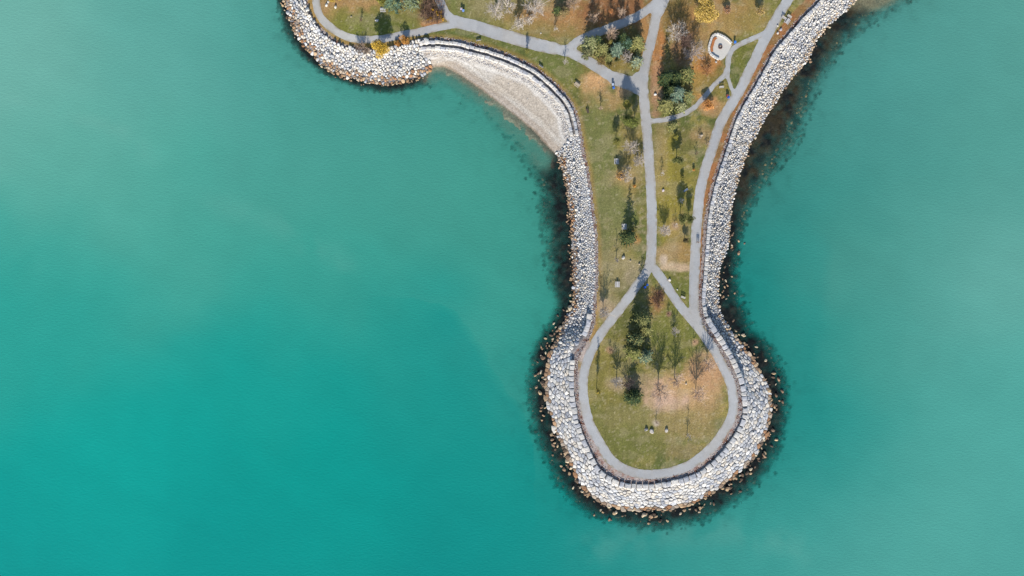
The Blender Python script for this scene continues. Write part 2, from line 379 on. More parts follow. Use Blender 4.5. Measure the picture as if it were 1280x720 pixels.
# gravel bedding below the stones
grav = mixc(np.zeros_like(g) + alb(140, 138, 140), alb(178, 172, 168), sstep(.45, .7, n_small))
topg = mixc(np.zeros_like(g) + alb(178, 166, 160), alb(128, 92, 78), sstep(.52, .7, n_small))
grav = mixc(grav, topg, sstep(2.6, 1.4, sA))
mow = fbm(X / .9, Y / 9, 73, 3) - .5; wear = sstep(.56, .7, fbm(X / 6, Y / 3, 75, 4))
g = g * (1 + .30 * mow)[..., None]
g = mixc(g, alb(172, 158, 122), wear * .32)
g = mixc(g, alb(206, 190, 160), sstep(.72, .80, fbm(X / .7, Y / .7, 77, 2)) * .3)
gm = g.mean(-1, keepdims=True); g = (g * 1.02 - gm * .02) * 1.18
g = g * (sA < 0)[..., None] + grav * (sA >= 0)[..., None]
# sand of the cove: dry pale top, streaks along the water, wet brown lip
dw = -sB
sand = np.zeros_like(g) + alb(214, 206, 196)
sand = mixc(sand, alb(196, 182, 168), sstep(.45, .7, fbm(dw / 1.3 + n_mid * .8, (X + Y) / 22, 81, 3)))
sand = mixc(sand, alb(228, 222, 212), sstep(.5, .7, fbm(dw / 2.4 + n_mid, (X + Y) / 30, 82, 3)) * .7)
sand = mixc(sand, alb(204, 188, 168), sstep(5, 2, np.abs(sA - 11)) * sstep(.4, .6, n_big) * .6)
sand = mixc(sand, alb(236, 230, 222), sstep(1.1, .3, np.abs(sA - 7.2 - (n_mid - .5) * 2)) * .9)
sand = mixc(sand, alb(160, 150, 145), sstep(.55, .75, n_small) * sstep(7.2, 6.4, sA) * .6)
sand = mixc(sand, alb(164, 144, 122), sstep(1.3, .4, dw + (n_mid - .5) * 1.2) * .8)
for lo_, wd_ in ((2.2, .35), (3.6, .3), (5.3, .45)):
    sand = mixc(sand, alb(172, 158, 142), sstep(wd_, .05, np.abs(dw - lo_ - (fbm((X - Y) / 9, (X + Y) / 9, 85, 3) - .5) * 2)) * .55)
sand = mixc(sand, alb(186, 172, 156), sstep(.6, .1, np.abs(dw - 2.6)) * .6)
g = mixc(g, sand, beach * (sA > 4.4))
# lake bed: dark weeded rock at the foot of the stones, sand off the cove and at the north-east
bed = np.zeros_like(g) + alb(26, 32, 34)
ne = sstep(905, 945, PXL) * sstep(300, 220, PYL)
bed = mixc(bed, alb(70, 62, 44), ne * .7 * sstep(.35, .6, n_mid))
bed = mixc(bed, alb(66, 64, 56), sstep(.56, .75, n_small) * .5)
cove = sstep(8, 2, seg_dist(X, Y, np.array([P(*p, WZ) for p in [(545,90),(575,112),(600,126),(625,146),(650,170),(672,196)]])))
cove = cove * sstep(12.0, 4.0, sB)
bed = mixc(bed, alb(146, 150, 128), cove * (.75 + .25 * n_mid))
nes = sstep(1.4, .5, np.sqrt(((PXL - 1098) / 46) ** 2 + ((PYL + 4) / 14) ** 2) + (n_mid - .5) * .8)
bed = mixc(bed, alb(138, 134, 108), nes * .85)
g = g * (sB < 0)[..., None] + bed * (sB >= 0)[..., None]
V = np.c_[X.ravel(), Y.ravel(), GZ.ravel()]
ii = np.arange(ny * nx).reshape(ny, nx)
quads = np.stack([ii[:-1, :-1], ii[:-1, 1:], ii[1:, 1:], ii[1:, :-1]], -1).reshape(-1, 4)
o = link('ground', mk_mesh('ground', V, [quads], vattr={'albedo': g.reshape(-1, 3)}), M_GROUND)
tag(o, 'lawns, sandy cove and lake bed of the headland', 'ground', kind='structure')

stamps = []                                # crests of drowned rocks, which show through thinner water
# ------------------------------------------------------------------ armour stones
def clip_cell(s, nb, rad, n=10):
    ph = rng.random() * 6.28
    poly = [(s[0] + rad * math.cos(ph + 6.2832 * k / n), s[1] + rad * math.sin(ph + 6.2832 * k / n)) for k in range(n)]
    for q in nb:
        mx_, my_ = (s[0] + q[0]) / 2, (s[1] + q[1]) / 2; dx, dy = q[0] - s[0], q[1] - s[1]
        out = []
        m = len(poly)
        for k in range(m):
            a, b2 = poly[k], poly[(k + 1) % m]
            da = (a[0] - mx_) * dx + (a[1] - my_) * dy; db = (b2[0] - mx_) * dx + (b2[1] - my_) * dy
            if da <= 0: out.append(a)
            if (da < 0) != (db < 0):
                t = da / (da - db); out.append((a[0] + t * (b2[0] - a[0]), a[1] + t * (b2[1] - a[1])))
        poly = out
        if len(poly) < 3: return None
    # drop very short edges
    q = [poly[0]]
    for p in poly[1:]:
        if math.dist(p, q[-1]) > .18: q.append(p)
    if len(q) > 3 and math.dist(q[0], q[-1]) < .18: q.pop()
    return np.array(q) if len(q) >= 3 else None
def grad(x, y, e=.8):
    gxv = (samp(GZ, x + e, y) - samp(GZ, x - e, y)) / (2 * e); gyv = (samp(GZ, x, y + e) - samp(GZ, x, y - e)) / (2 * e)
    l = max(1, math.hypot(gxv, gyv) / .6)
    return float(gxv) / l, float(gyv) / l
def stone_mesh(poly, c, z, gr, h, shrink, tilt, top=.7):
    k = len(poly); d = (poly - c) * shrink
    tx, ty = gr[0] + rng.normal(0, tilt), gr[1] + rng.normal(0, tilt)
    rings = []
    for f, zz, j in ((1.0, -.75, 0), (1.0, h - .22, .05), (top + .16, h - .05, .05), (top - .25, h + .03, .06)):
        q = d * f * (1 + rng.uniform(-j, j, (k, 1)))
        rings.append(np.c_[q + c, z + zz + q[:, 0] * tx + q[:, 1] * ty + rng.uniform(-j, j, k)])
    V = np.vstack(rings + [[[c[0], c[1], z + h + .04]]])
    F4 = [(l * k + a, l * k + (a + 1) % k, (l + 1) * k + (a + 1) % k, (l + 1) * k + a) for l in range(3) for a in range(k)]
    F3 = [(3 * k + a, 3 * k + (a + 1) % k, 4 * k) for a in range(k)]
    return V, {4: F4, 3: F3}
def stone_tint(x, y, sb):
    px, py = x / MPP + 640, 360 - y / MPP
    t = rng.random()
    base = alb(*[(214,211,208),(196,197,200),(226,222,215),(176,178,184),(216,207,194),(206,202,197)][rng.integers(6)]) * rng.uniform(.84, 1.12) * 1.24
    south = float(sstep(400, 470, py))
    wide = 1.2 if south > .5 else (3.6 if px < 560 else (2.3 if px < 800 else 2.4))
    p = float(sstep(wide, wide * .25, -sb)) * (.4 if south < .5 and px > 800 else .8 if south < .5 else .85)
    if px > 800 and south < .5: tan = alb(*[(222,200,176),(214,190,158),(206,184,160)][rng.integers(3)])
    else: tan = alb(*[(188,152,118),(204,174,140),(160,136,114),(196,178,158),(186,140,102)][rng.integers(5)])
    return tan * rng.uniform(.8, 1.1) if t < p else base
def spacing(x, y):
    px, py = x / MPP + 640, 360 - y / MPP
    s = np.where(px < 560, 1.02, np.where(px < 800, .72, .68))
    return s + (1.40 - s) * sstep(385, 450, py)
# seeds
cand = np.c_[rng.uniform(-92, 150, 700000), rng.uniform(-92, 118, 700000)]
a_, b_, be = samp(sA, cand[:, 0], cand[:, 1]), samp(sB, cand[:, 0], cand[:, 1]), samp(beach, cand[:, 0], cand[:, 1])
cpx, cpy = cand[:, 0] / MPP + 640, 360 - cand[:, 1] / MPP
lo_ = np.where(cpy > 400, 3.5, np.where(cpx < 560, 1.0, np.where(cpx < 800, 1.4, 2.5)))
ok = (a_ > lo_) & (b_ < .2) & (be < .4)
cand, cb = cand[ok], b_[ok]; sp = spacing(cand[:, 0], cand[:, 1])
sp = sp * rng.choice([.68, .85, 1.0, 1.25, 1.6], len(sp), p=[.06, .12, .28, .32, .22])
cell = {}; seeds = []
for p, s, sb in zip(cand, sp, cb):
    i, j = int(p[0] // 2), int(p[1] // 2); good = True
    for di in (-1, 0, 1):
        for dj in (-1, 0, 1):
            for q in cell.get((i + di, j + dj), ()):
                if (p[0] - q[0]) ** 2 + (p[1] - q[1]) ** 2 < (s * .84) ** 2: good = False; break
            if not good: break
        if not good: break
    if good:
        r = (p[0], p[1], s, sb); cell.setdefault((i, j), []).append(r); seeds.append(r)
rest = MB(); big = []
for x, y, s, sb in seeds:
    i, j = int(x // 2), int(y // 2)
    nb = [q for di in (-2, -1, 0, 1, 2) for dj in (-2, -1, 0, 1, 2) for q in cell.get((i + di, j + dj), ()) if 0 < (q[0] - x) ** 2 + (q[1] - y) ** 2 < (3.0 * s) ** 2]
    far_ = None
    nb.sort(key=lambda q: (q[0] - x) ** 2 + (q[1] - y) ** 2)
    py = 360 - y / MPP; fit = float(sstep(420, 470, py))
    if fit > .3:                                  # coursed stones lie along the shore
        nv = np.array([samp(sB, x + 1, y) - samp(sB, x - 1, y), samp(sB, x, y + 1) - samp(sB, x, y - 1)]); nv = nv / (np.linalg.norm(nv) + 1e-9)
        B_ = np.array([[-nv[1] / 1.32, nv[0] / 1.32], [nv[0] * 1.32, nv[1] * 1.32]])
        q_ = np.array([q[:2] for q in nb]) - (x, y); q_ = q_ @ B_.T
        q_ = q_[np.argsort((q_ ** 2).sum(1))]
        poly = clip_cell((0, 0), [tuple(q) for q in q_[:18]], .84 * s)
        if poly is not None: poly = poly @ np.linalg.inv(B_).T + (x, y)
    else: poly = clip_cell((x, y), nb[:16], .82 * s)
    if poly is None: continue
    c = poly.mean(0); z = float(samp(GZ, c[0], c[1]))
    h = .36 + rng.normal(0, .17 * (1 - fit) + .08)
    h = max(h, .1); tilt = .24 * (1 - fit) + .09
    if sb > -2.5: h *= .75
    sa = float(samp(sA, *c)); pxx = c[0] / MPP + 640
    if pxx < 560 and sa < 2.4: h += .55
    elif 560 < pxx < 800 and fit < .5 and sa < 4.4: h = .16 + h * .3; tilt = .07
    VF = stone_mesh(poly, c, z, grad(c[0], c[1]), h, rng.uniform(.83, .93) * (1 - fit) + fit * rng.uniform(.89, .96), tilt, .62 + .18 * fit)
    ar = .5 * abs(np.dot(poly[:, 0], np.roll(poly[:, 1], 1)) - np.dot(poly[:, 1], np.roll(poly[:, 0], 1)))
    t = stone_tint(c[0], c[1], sb)
    (big if (py > 470 and sb < -.5) else [0]).append((ar, VF, t, c, z)) if py > 470 and sb < -.5 else rest.add(VF[0], VF[1], t)
big.sort(key=lambda q: -q[0])
for k, (ar, VF, t, c, z) in enumerate(big):
    if k < 300:
        m = MB(); m.add(VF[0], VF[1], t)
        o = link('armour_stone', m.mesh('armour_stone', off=(c[0], c[1], z)), M_STONE, loc=(c[0], c[1], z))
        tag(o, 'pale grey fitted armour stone on the slope round the southern tip', 'armour stone', 'fitted armour stones round the southern tip')
    else: rest.add(VF[0], VF[1], t)
# crest blocks laid end to end along the top of the slope
def along(c, step, jit):
    seg = np.linalg.norm(np.diff(c, axis=0), axis=1); cum = np.r_[0, np.cumsum(seg)]; s = 0; out = []
    while s < cum[-1] - 3:
        w = step * rng.uniform(1 - jit, 1 + jit); m = s + w / 2
        p = np.array([np.interp(m, cum, c[:, 0]), np.interp(m, cum, c[:, 1])]); e = .8
        q = np.array([np.interp(m + e, cum, c[:, 0]), np.interp(m + e, cum, c[:, 1])]); r = np.array([np.interp(m - e, cum, c[:, 0]), np.interp(m - e, cum, c[:, 1])])
        t = (q - r) / np.linalg.norm(q - r); out.append((p, t, w)); s += w
    return out
sg = 1 if float(samp(sA, *(cA[60] + .5 * np.array([-(cA[61] - cA[59])[1], (cA[61] - cA[59])[0]])))) > 0 else -1
def crest(off, wid, topz, base, only_beach=None, step=2.0, where=None):
    for p, t, w in along(cA, step, .3):
        n = np.array([-t[1], t[0]]) * sg; c = p + n * (off + rng.uniform(-.1, .1))
        bw = float(samp(beach, *(p + n * 4)))
        if only_beach is True and bw < .3: continue
        if only_beach is False and bw >= .3: continue
        if float(samp(sB, *c)) > -.6 or c[1] > 112: continue
        a, b2 = w / 2, wid / 2 * rng.uniform(.88, 1.08)
        poly = np.array([c + t * sx * a * rng.uniform(.9, 1) + n * sy * b2 * rng.uniform(.85, 1.05) for sx, sy in ((-1, -1), (.1, -1.05), (1, -1), (1, 1), (-.1, 1.04), (-1, 1))])
        if sg < 0: poly = poly[::-1]
        pxx = c[0] / MPP + 640; pyy = 360 - c[1] / MPP
        if 728 > pxx > 700 and 405 < pyy < 450: continue
        if where and not where(pxx, pyy): continue
        z0 = base; h = topz - base + rng.normal(0, .09)
        V_, F_ = stone_mesh(poly, c, z0, (0, 0), h, .95, .04, .84)
        V_[:len(poly), 2] = z0 - .8
        rest.add(V_, F_, alb(*[(206,203,200),(192,192,196),(216,211,204)][rng.integers(3)]) * rng.uniform(.9, 1.08) * 1.18)
crest(2.35, 2.0, .62, -.4, False, 2.2, lambda x, y: y > 395)
crest(1.85, 1.3, .72, -.4, False, 1.5, lambda x, y: x > 800 and y <= 395)
crest(1.85, 1.1, .62, -.3, True, 1.7); crest(3.95, 1.25, .12, -.95, True, 1.7)
o = link('armour_stones', rest.mesh('armour_stones'), M_STONE)
tag(o, 'grey riprap of tumbled armour stones along the shores', 'riprap', kind='stuff')

# icosphere stones
t_ = (1 + 5 ** .5) / 2
ICO = np.array([(-1,t_,0),(1,t_,0),(-1,-t_,0),(1,-t_,0),(0,-1,t_),(0,1,t_),(0,-1,-t_),(0,1,-t_),(t_,0,-1),(t_,0,1),(-t_,0,-1),(-t_,0,1)]) / math.hypot(1, t_)
ICF = np.array([(0,11,5),(0,5,1),(0,1,7),(0,7,10),(0,10,11),(1,5,9),(5,11,4),(11,10,2),(10,7,6),(7,1,8),(3,9,4),(3,4,2),(3,2,6),(3,6,8),(3,8,9),(4,9,5),(2,4,11),(6,2,10),(8,6,7),(9,8,1)])
e_ = {}; V2 = [tuple(p) for p in ICO]; F2 = []
def mid(a, b):
    k = (min(a, b), max(a, b))
    if k not in e_:
        m = (np.array(V2[a]) + np.array(V2[b])) / 2; V2.append(tuple(m / np.linalg.norm(m))); e_[k] = len(V2) - 1
    return e_[k]
for a, b2, c in ICF:
    x, y, z = mid(a, b2), mid(b2, c), mid(c, a); F2 += [(a, x, z), (b2, y, x), (c, z, y), (x, y, z)]
ICO2, ICF2 = np.array(V2), np.array(F2)
def rock(c, r, el=(1, 1, .7), hi=True, j=.18):
    V_ = (ICO2 if hi else ICO).copy()
    for _ in range(4):                                   # knock flat facets off the ball
        n = rng.normal(size=3); n /= np.linalg.norm(n); k = rng.uniform(.55, .85)
        dd_ = V_ @ n; V_ = V_ - np.where(dd_ > k, dd_ - k, 0)[:, None] * n
    V_ = V_ * (1 + rng.uniform(-j, j, (len(V_), 1)) * .6) * np.array(el) * r
    an = rng.random() * 6.28; cs, sn = math.cos(an), math.sin(an)
    V_ = np.c_[V_[:, 0] * cs - V_[:, 1] * sn, V_[:, 0] * sn + V_[:, 1] * cs, V_[:, 2]]
    return V_ + np.asarray(c), {3: ICF2 if hi else ICF}
# boulders breaking the water
sgB = 1 if float(samp(sB, *(cB[60] + .5 * np.array([-(cB[61] - cB[59])[1], (cB[61] - cB[59])[0]])))) > 0 else -1
wl, wl_rest = [], MB()
for p, t, w in along(cB, .55, .5):
    px, py = p[0] / (MPP * 1.0108) + 640, 360 - p[1] / (MPP * 1.0108)
    n = np.array([-t[1], t[0]]) * sgB
    loop = py > 385
    if float(samp(beach, *(p - n))) > .2: continue
    if py < 0: continue
    west = px < 760
    if loop:
        dens = .85 if west and py < 560 else (.55 if py > 560 else .6); reach = 4.2 if west else 5.0
    elif px < 560: dens, reach = .5, 1.6
    elif px < 800: dens, reach = .65, 1.6
    elif py > 290: dens, reach = .5, 5.0
    else: dens, reach = .18, 1.5
    if rng.random() > dens * (1.7 * float(sstep(.36, .62, vnoise(np.array(p[0] / 3.5), np.array(p[1] / 3.5), 121))) + .45): continue
    off = abs(rng.normal(0, .5)) * reach * (.9 if loop else 1)
    if west and loop and py < 560: off = rng.uniform(-.2, 1) * reach
    c = p + n * off; r = rng.uniform(.32, .8) * (1.15 if loop else .8)
    if rng.random() < .12: r *= 1.4
    tint = alb(*[(180,150,118),(206,178,140),(160,132,106),(214,196,166),(136,112,92),(104,88,74)][rng.integers(6)]) * rng.uniform(.8, 1.15)
    el = (1, rng.uniform(.5, .85), rng.uniform(.55, .7))
    V_, F_ = rock((0, 0, 0), r, el)
    z = WZ + r * rng.uniform(-.12, .22)
    wl.append((r if loop else r * .01, V_, F_, tint, c, z))
wl.sort(key=lambda q: -q[0])
for k, (r, V_, F_, tint, c, z) in enumerate(wl):
    if k < 300 and r > .1:
        m = MB(); m.add(V_, F_, tint)
        o = link('waterline_boulder', m.mesh('waterline_boulder'), M_STONE, loc=(c[0], c[1], z))
        tag(o, 'tan boulder breaking the dark water at the foot of the southern stone slope', 'boulder', 'tan boulders in the water round the southern tip')
    else: wl_rest.add(V_ + np.array([c[0], c[1], z]), F_, tint)
o = link('shore_rubble', wl_rest.mesh('shore_rubble'), M_STONE); tag(o, 'tan and rusty rubble strung along the waterline', 'rubble', kind='stuff')
# drowned rocks
m = MB(); cnt = 0
cd = np.c_[rng.uniform(-96, 160, 60000), rng.uniform(-97, 116, 60000)]
vb, vc = samp(sB, cd[:, 0], cd[:, 1]), samp(sC, cd[:, 0], cd[:, 1])
vv = vb / np.maximum(vb - vc, 1e-3); cv = samp(cove, cd[:, 0], cd[:, 1]); nn = samp(nes, cd[:, 0], cd[:, 1])
for (x, y), f, b2, c_, k in zip(cd, vv, vb, vc, np.arange(60000)):
    if b2 < -.3 or c_ > 2.5 or rng.random() > (.95 - .25 * f if f < 1 else .06 * (2.5 - c_) / 2.5) or rng.random() < cv[k] * 1.05 or rng.random() < nn[k]: continue
    px, py = x / MPP + 640, 360 - y / MPP
    z = float(samp(GZ, x, y)); r = rng.uniform(.3, .85) * (1.4 if rng.random() < .2 else 1)
    ne_ = px > 905 and py < 290
    tint = alb(*([(62,56,40),(90,78,52),(40,40,34),(150,128,88),(112,96,62)] if ne_ else [(26,32,36),(48,46,40),(20,26,30),(104,90,66),(72,66,50)])[rng.choice(5, p=[.36, .26, .2, .06, .12])])
    top = min(z + r * .75, WZ - .12 - .5 * f * rng.random())
    if f > .55: top = max(top, WZ - rng.uniform(.5, 2.4) * (1 if c_ < 0 else 1.25)); stamps.append((x, y, r, top))
    V_, F_ = rock((x, y, top - r * .6), r, (1, .8, .6), False); m.add(V_, F_, tint); cnt += 1
for px, py in ((692.5, 333), (702, 357), (923, 324)):
    x, y = P(px, py, WZ); stamps.append((x, y, .9, WZ - .4)); V_, F_ = rock((x, y, WZ - 1.0), .9, (1, .9, .7)); m.add(V_, F_, alb(20, 26, 28))
o = link('drowned_rocks', m.mesh('drowned_rocks'), M_STONE); tag(o, 'dark weedy rocks under water off the stone slopes', 'sunken rocks', kind='stuff')
# ------------------------------------------------------------------ water
wq = quads[(GZ.ravel()[quads] < WZ + .7).any(1)]
used, inv = np.unique(wq, return_inverse=True)
depth = np.maximum(WZ - GZ, 0)
for x, y, r, top in stamps:
    i0, j0 = np.searchsorted(gx, x), np.searchsorted(gy, y)
    for jj in range(max(j0 - 3, 0), min(j0 + 3, ny)):
        for i2 in range(max(i0 - 3, 0), min(i0 + 3, nx)):
            q = math.hypot(gx[i2] - x, gy[jj] - y) / r
            if q < 1.15: depth[jj, i2] = min(depth[jj, i2], max(.05, WZ - top + r * .7 * q * q))
depth = depth * (1 - .30 * nes) + cove * 1.3 * sstep(.2, 4, sB)
KEYS = [(20,60,(120,186,172)),(220,40,(102,176,164)),(100,200,(100,180,164)),(330,60,(84,166,154)),(200,300,(78,172,156)),(420,180,(82,168,152)),(60,400,(48,168,154)),
 (560,200,(76,162,146)),(620,300,(70,160,144)),(400,330,(66,166,150)),(520,420,(34,158,146)),(645,420,(64,164,148)),(600,500,(22,154,144)),(300,450,(22,164,152)),(120,560,(16,170,158)),
 (400,600,(10,160,149)),(620,600,(18,156,145)),(600,700,(8,146,140)),(300,710,(10,156,148)),(60,700,(14,160,152)),(780,700,(34,150,142)),(900,690,(70,164,154)),
 (960,640,(46,154,144)),(1010,460,(26,146,136)),(1000,330,(18,136,128)),(1025,400,(34,146,136),45),(1062,330,(88,160,146),40),(1066,430,(84,162,148),40),(1030,520,(34,150,142),45),(545,430,(30,154,144),32),(588,485,(20,152,142),32),(612,425,(68,162,148),30),(642,500,(60,160,146),30),(535,392,(40,158,146),30),(990,240,(64,148,138)),(1040,180,(78,154,144)),(1120,90,(80,156,148)),(1220,60,(96,166,154)),(1180,200,(86,162,150)),
 (1110,340,(84,162,150)),(1240,360,(108,178,166)),(1130,470,(82,166,154)),(1250,520,(88,176,164)),(1060,560,(56,158,148)),(1180,640,(90,174,162)),(1270,700,(84,170,160)),(1060,700,(86,170,160)),
 (470,40+90,(70,158,146)),(400,130,(84,166,154))]
wx = PXL + (fbm(X / 30, Y / 30, 91, 4) - .5) * 80
wy = PYL + (fbm(X / 30, Y / 30, 95, 4) - .5) * 80
num, den = np.zeros(X.shape + (3,)), np.zeros(X.shape)
for kx, ky, c, *sg_ in KEYS:
    sg_ = sg_[0] if sg_ else 72.0; am = 1.6 if sg_ < 50 else 1.0
    w = am * np.exp(-((wx - kx) ** 2 + (wy - ky) ** 2) / (2 * sg_ ** 2)) + 1e-9 / (1 + ((wx - kx) / 300) ** 2 + ((wy - ky) / 300) ** 2)
    num += w[..., None] * alb(*c); den += w
wc = num / den[..., None]
wx2, wy2 = PXL + (fbm(X / 8, Y / 8, 101, 3) - .5) * 14, PYL + (fbm(X / 8, Y / 8, 103, 3) - .5) * 14
L1 = [(520,372),(548,381),(570,392),(593,420),(610,455),(630,484),(655,508),(668,560)]
d1 = seg_dist(wx2, wy2, catmull(np.array(L1, float), 4)); s1 = inside(wx2, wy2, np.array(L1 + [(668,700),(420,700),(420,372)], float))
wc = mixc(wc, alb(26, 150, 142), np.where(s1, sstep(0, 14, d1) * np.exp(-d1 / 60), 0) * .58 * sstep(515, 560, wx2))
wc = mixc(wc, alb(74, 164, 150), np.where(~s1, np.exp(-d1 / 40), 0) * sstep(690, 640, wy2) * .25 * (PXL < 700))
L2 = [(1010,250),(1040,290),(1052,340),(1046,400),(1038,470),(1058,560),(1066,640)]
d2 = seg_dist(wx2, wy2, catmull(np.array(L2, float), 4)); s2 = inside(wx2, wy2, np.array(L2 + [(900,640),(900,250)], float))
wc = mixc(wc, alb(30, 146, 138), np.where(s2, sstep(0, 26, d2) * np.exp(-d2 / 45), 0) * .5 * sstep(255, 330, wy2) * sstep(640, 540, wy2))
for L3, wd3, k3 in (([(-20,112),(60,138),(110,150),(150,166),(186,196)], 9, .16), ([(200,250),(300,262),(380,300),(430,330)], 16, .10), ([(740,690),(830,672),(920,668),(1000,690)], 20, .16)):
    wc = mixc(wc, alb(132, 190, 176), np.exp(-(seg_dist(wx2, wy2, catmull(np.array(L3, float), 4)) / wd3) ** 2) * k3 * sstep(.25, .65, fbm(X / 9, Y / 9, 107, 3)))
band = fbm((X * .5 + Y * .85) / 7, (X * .85 - Y * .5) / 46, 97, 4)        # long faint streaks of silt
wc = wc * (1 + (band - .5) * .07)[..., None]
WATER_ALB = np.array([1.06, 1.07, 1.02])
wm = mk_mesh('water', np.c_[X.ravel(), Y.ravel(), np.full(X.size, WZ)][used], [inv.reshape(-1, 4)],
             vattr={'albedo': (wc * WATER_ALB).reshape(-1, 3)[used], 'depth': depth.ravel()[used]}, smooth=True)
M_WATER = bpy.data.materials.new('lake_water'); M_WATER.use_nodes = True
nt = M_WATER.node_tree; N, L = nt.nodes, nt.links
b = N['Principled BSDF']; b.inputs['Roughness'].default_value = .18; b.inputs['IOR'].default_value = 1.33
a = N.new('ShaderNodeAttribute'); a.attribute_name = 'albedo'
d = N.new('ShaderNodeAttribute'); d.attribute_name = 'depth'
geo = N.new('ShaderNodeNewGeometry')
tn = N.new('ShaderNodeTexNoise'); tn.inputs['Scale'].default_value = .09; tn.inputs['Detail'].default_value = 5; L.new(geo.outputs['Position'], tn.inputs['Vector'])
mr = N.new('ShaderNodeMapRange'); mr.inputs[1].default_value = .3; mr.inputs[2].default_value = .7; mr.inputs[3].default_value = .975; mr.inputs[4].default_value = 1.025
L.new(tn.outputs['Fac'], mr.inputs[0])
mx = N.new('ShaderNodeMix'); mx.data_type = 'RGBA'; mx.blend_type = 'MULTIPLY'; mx.inputs[0].default_value = 1
L.new(a.outputs['Color'], mx.inputs[6]); L.new(mr.outputs[0], mx.inputs[7]); L.new(mx.outputs[2], b.inputs['Base Color'])
m1 = N.new('ShaderNodeMath'); m1.operation = 'MULTIPLY'; m1.inputs[1].default_value = -.62; L.new(d.outputs['Fac'], m1.inputs[0])
m2 = N.new('ShaderNodeMath'); m2.operation = 'EXPONENT'; L.new(m1.outputs[0], m2.inputs[0])
m3 = N.new('ShaderNodeMath'); m3.operation = 'SUBTRACT'; m3.inputs[0].default_value = 1.0; L.new(m2.outputs[0], m3.inputs[1])
L.new(m3.outputs[0], b.inputs['Alpha'])
tb = N.new('ShaderNodeTexNoise'); tb.inputs['Scale'].default_value = .8; tb.inputs['Detail'].default_value = 6
mp = N.new('ShaderNodeMapping'); mp.inputs['Scale'].default_value = (1, 2.2, 1); mp.inputs['Rotation'].default_value = (0, 0, .5)
L.new(geo.outputs['Position'], mp.inputs[0]); L.new(mp.outputs[0], tb.inputs['Vector'])
bp = N.new('ShaderNodeBump'); bp.inputs['Distance'].default_value = .07; L.new(tb.outputs['Fac'], bp.inputs['Height']); L.new(bp.outputs[0], b.inputs['Normal'])
o = link('water', wm, M_WATER); tag(o, 'turquoise silty lake water round the headland', 'water', kind='structure')

# small edging stones between turf and crest, pebble bank of the cove
m = MB()
for p, t, w in along(cA, .34, .5):
    n = np.array([-t[1], t[0]]) * sg
    if p[1] > 112: continue
    for _ in range(2):
        c = p + n * rng.uniform(-.25, 1.3); r = rng.uniform(.10, .26)
        z = float(samp(GZ, *c))
        px, py = c[0] / MPP + 640, 360 - c[1] / MPP
        tint = alb(*[(214,206,204),(190,182,184),(150,104,92),(120,84,72),(176,160,156),(226,220,214)][rng.integers(6)])
        V_, F_ = rock((c[0], c[1], z + r * .25), r, (1, .8, .7), False); m.add(V_, F_, tint)
cd = np.c_[rng.uniform(-40, 30, 30000), rng.uniform(45, 100, 30000)]
bb, aa = samp(beach, cd[:, 0], cd[:, 1]), samp(sA, cd[:, 0], cd[:, 1])
for (x, y), b2, a2 in zip(cd, bb, aa):
    if b2 < .3 or not (4.3 < a2 < 12) or rng.random() > sstep(7.4, 5.6, a2) * .9 + .02: continue
    r = rng.uniform(.16, .42) if a2 < 6.5 else rng.uniform(.1, .25)
    V_, F_ = rock((x, y, float(samp(GZ, x, y)) + r * .15), r, (1, .8, .5), False)
    m.add(V_, F_, alb(*[(222,218,214),(204,200,198),(180,176,178),(232,228,222)][rng.integers(4)]))
o = link('edging_stones', m.mesh('edging_stones'), M_STONE); tag(o, 'small loose stones edging the turf and banked above the sand', 'small stones', kind='stuff')

# ------------------------------------------------------------------ trees and shrubs
def base_of(px, py, hc):                 # foot of a plant whose crown, at height hc, is seen at this survey pixel
    k = MPP * (CAMH - hc) / CAMH
    return (px - 640) * k, (360 - py) * k
def leaf_quads(m, C, size, tints, flat=.0, lean=None):
    n = len(C); a = rng.normal(size=(n, 3)); a[:, 2] *= (1 - flat); a /= np.linalg.norm(a, axis=1)[:, None]
    if lean is not None: a = lean
    r = rng.normal(size=(n, 3)); b2 = np.cross(a, r); b2 /= np.linalg.norm(b2, axis=1)[:, None]
    s = (size * rng.uniform(.6, 1.3, n))[:, None]; w = s * rng.uniform(.45, .75, (n, 1))
    V_ = np.stack([C - a * s, C + b2 * w, C + a * s, C - b2 * w], 1).reshape(-1, 3)
    m.add(V_, {4: np.arange(4 * n).reshape(n, 4)}, tints)
def tint_var(col, n, amt=.22, alt=None, pa=.3):
    t = np.tile(alb(*col), (n, 1)) * rng.uniform(1 - amt, 1 + amt, (n, 1)) * 1.2
    if alt is not None:
        k = rng.random(n) < pa; t[k] = alb(*alt) * rng.uniform(1 - amt, 1 + amt, (k.sum(), 1)) * 1.2
    return t
BARK = (120, 104, 92)
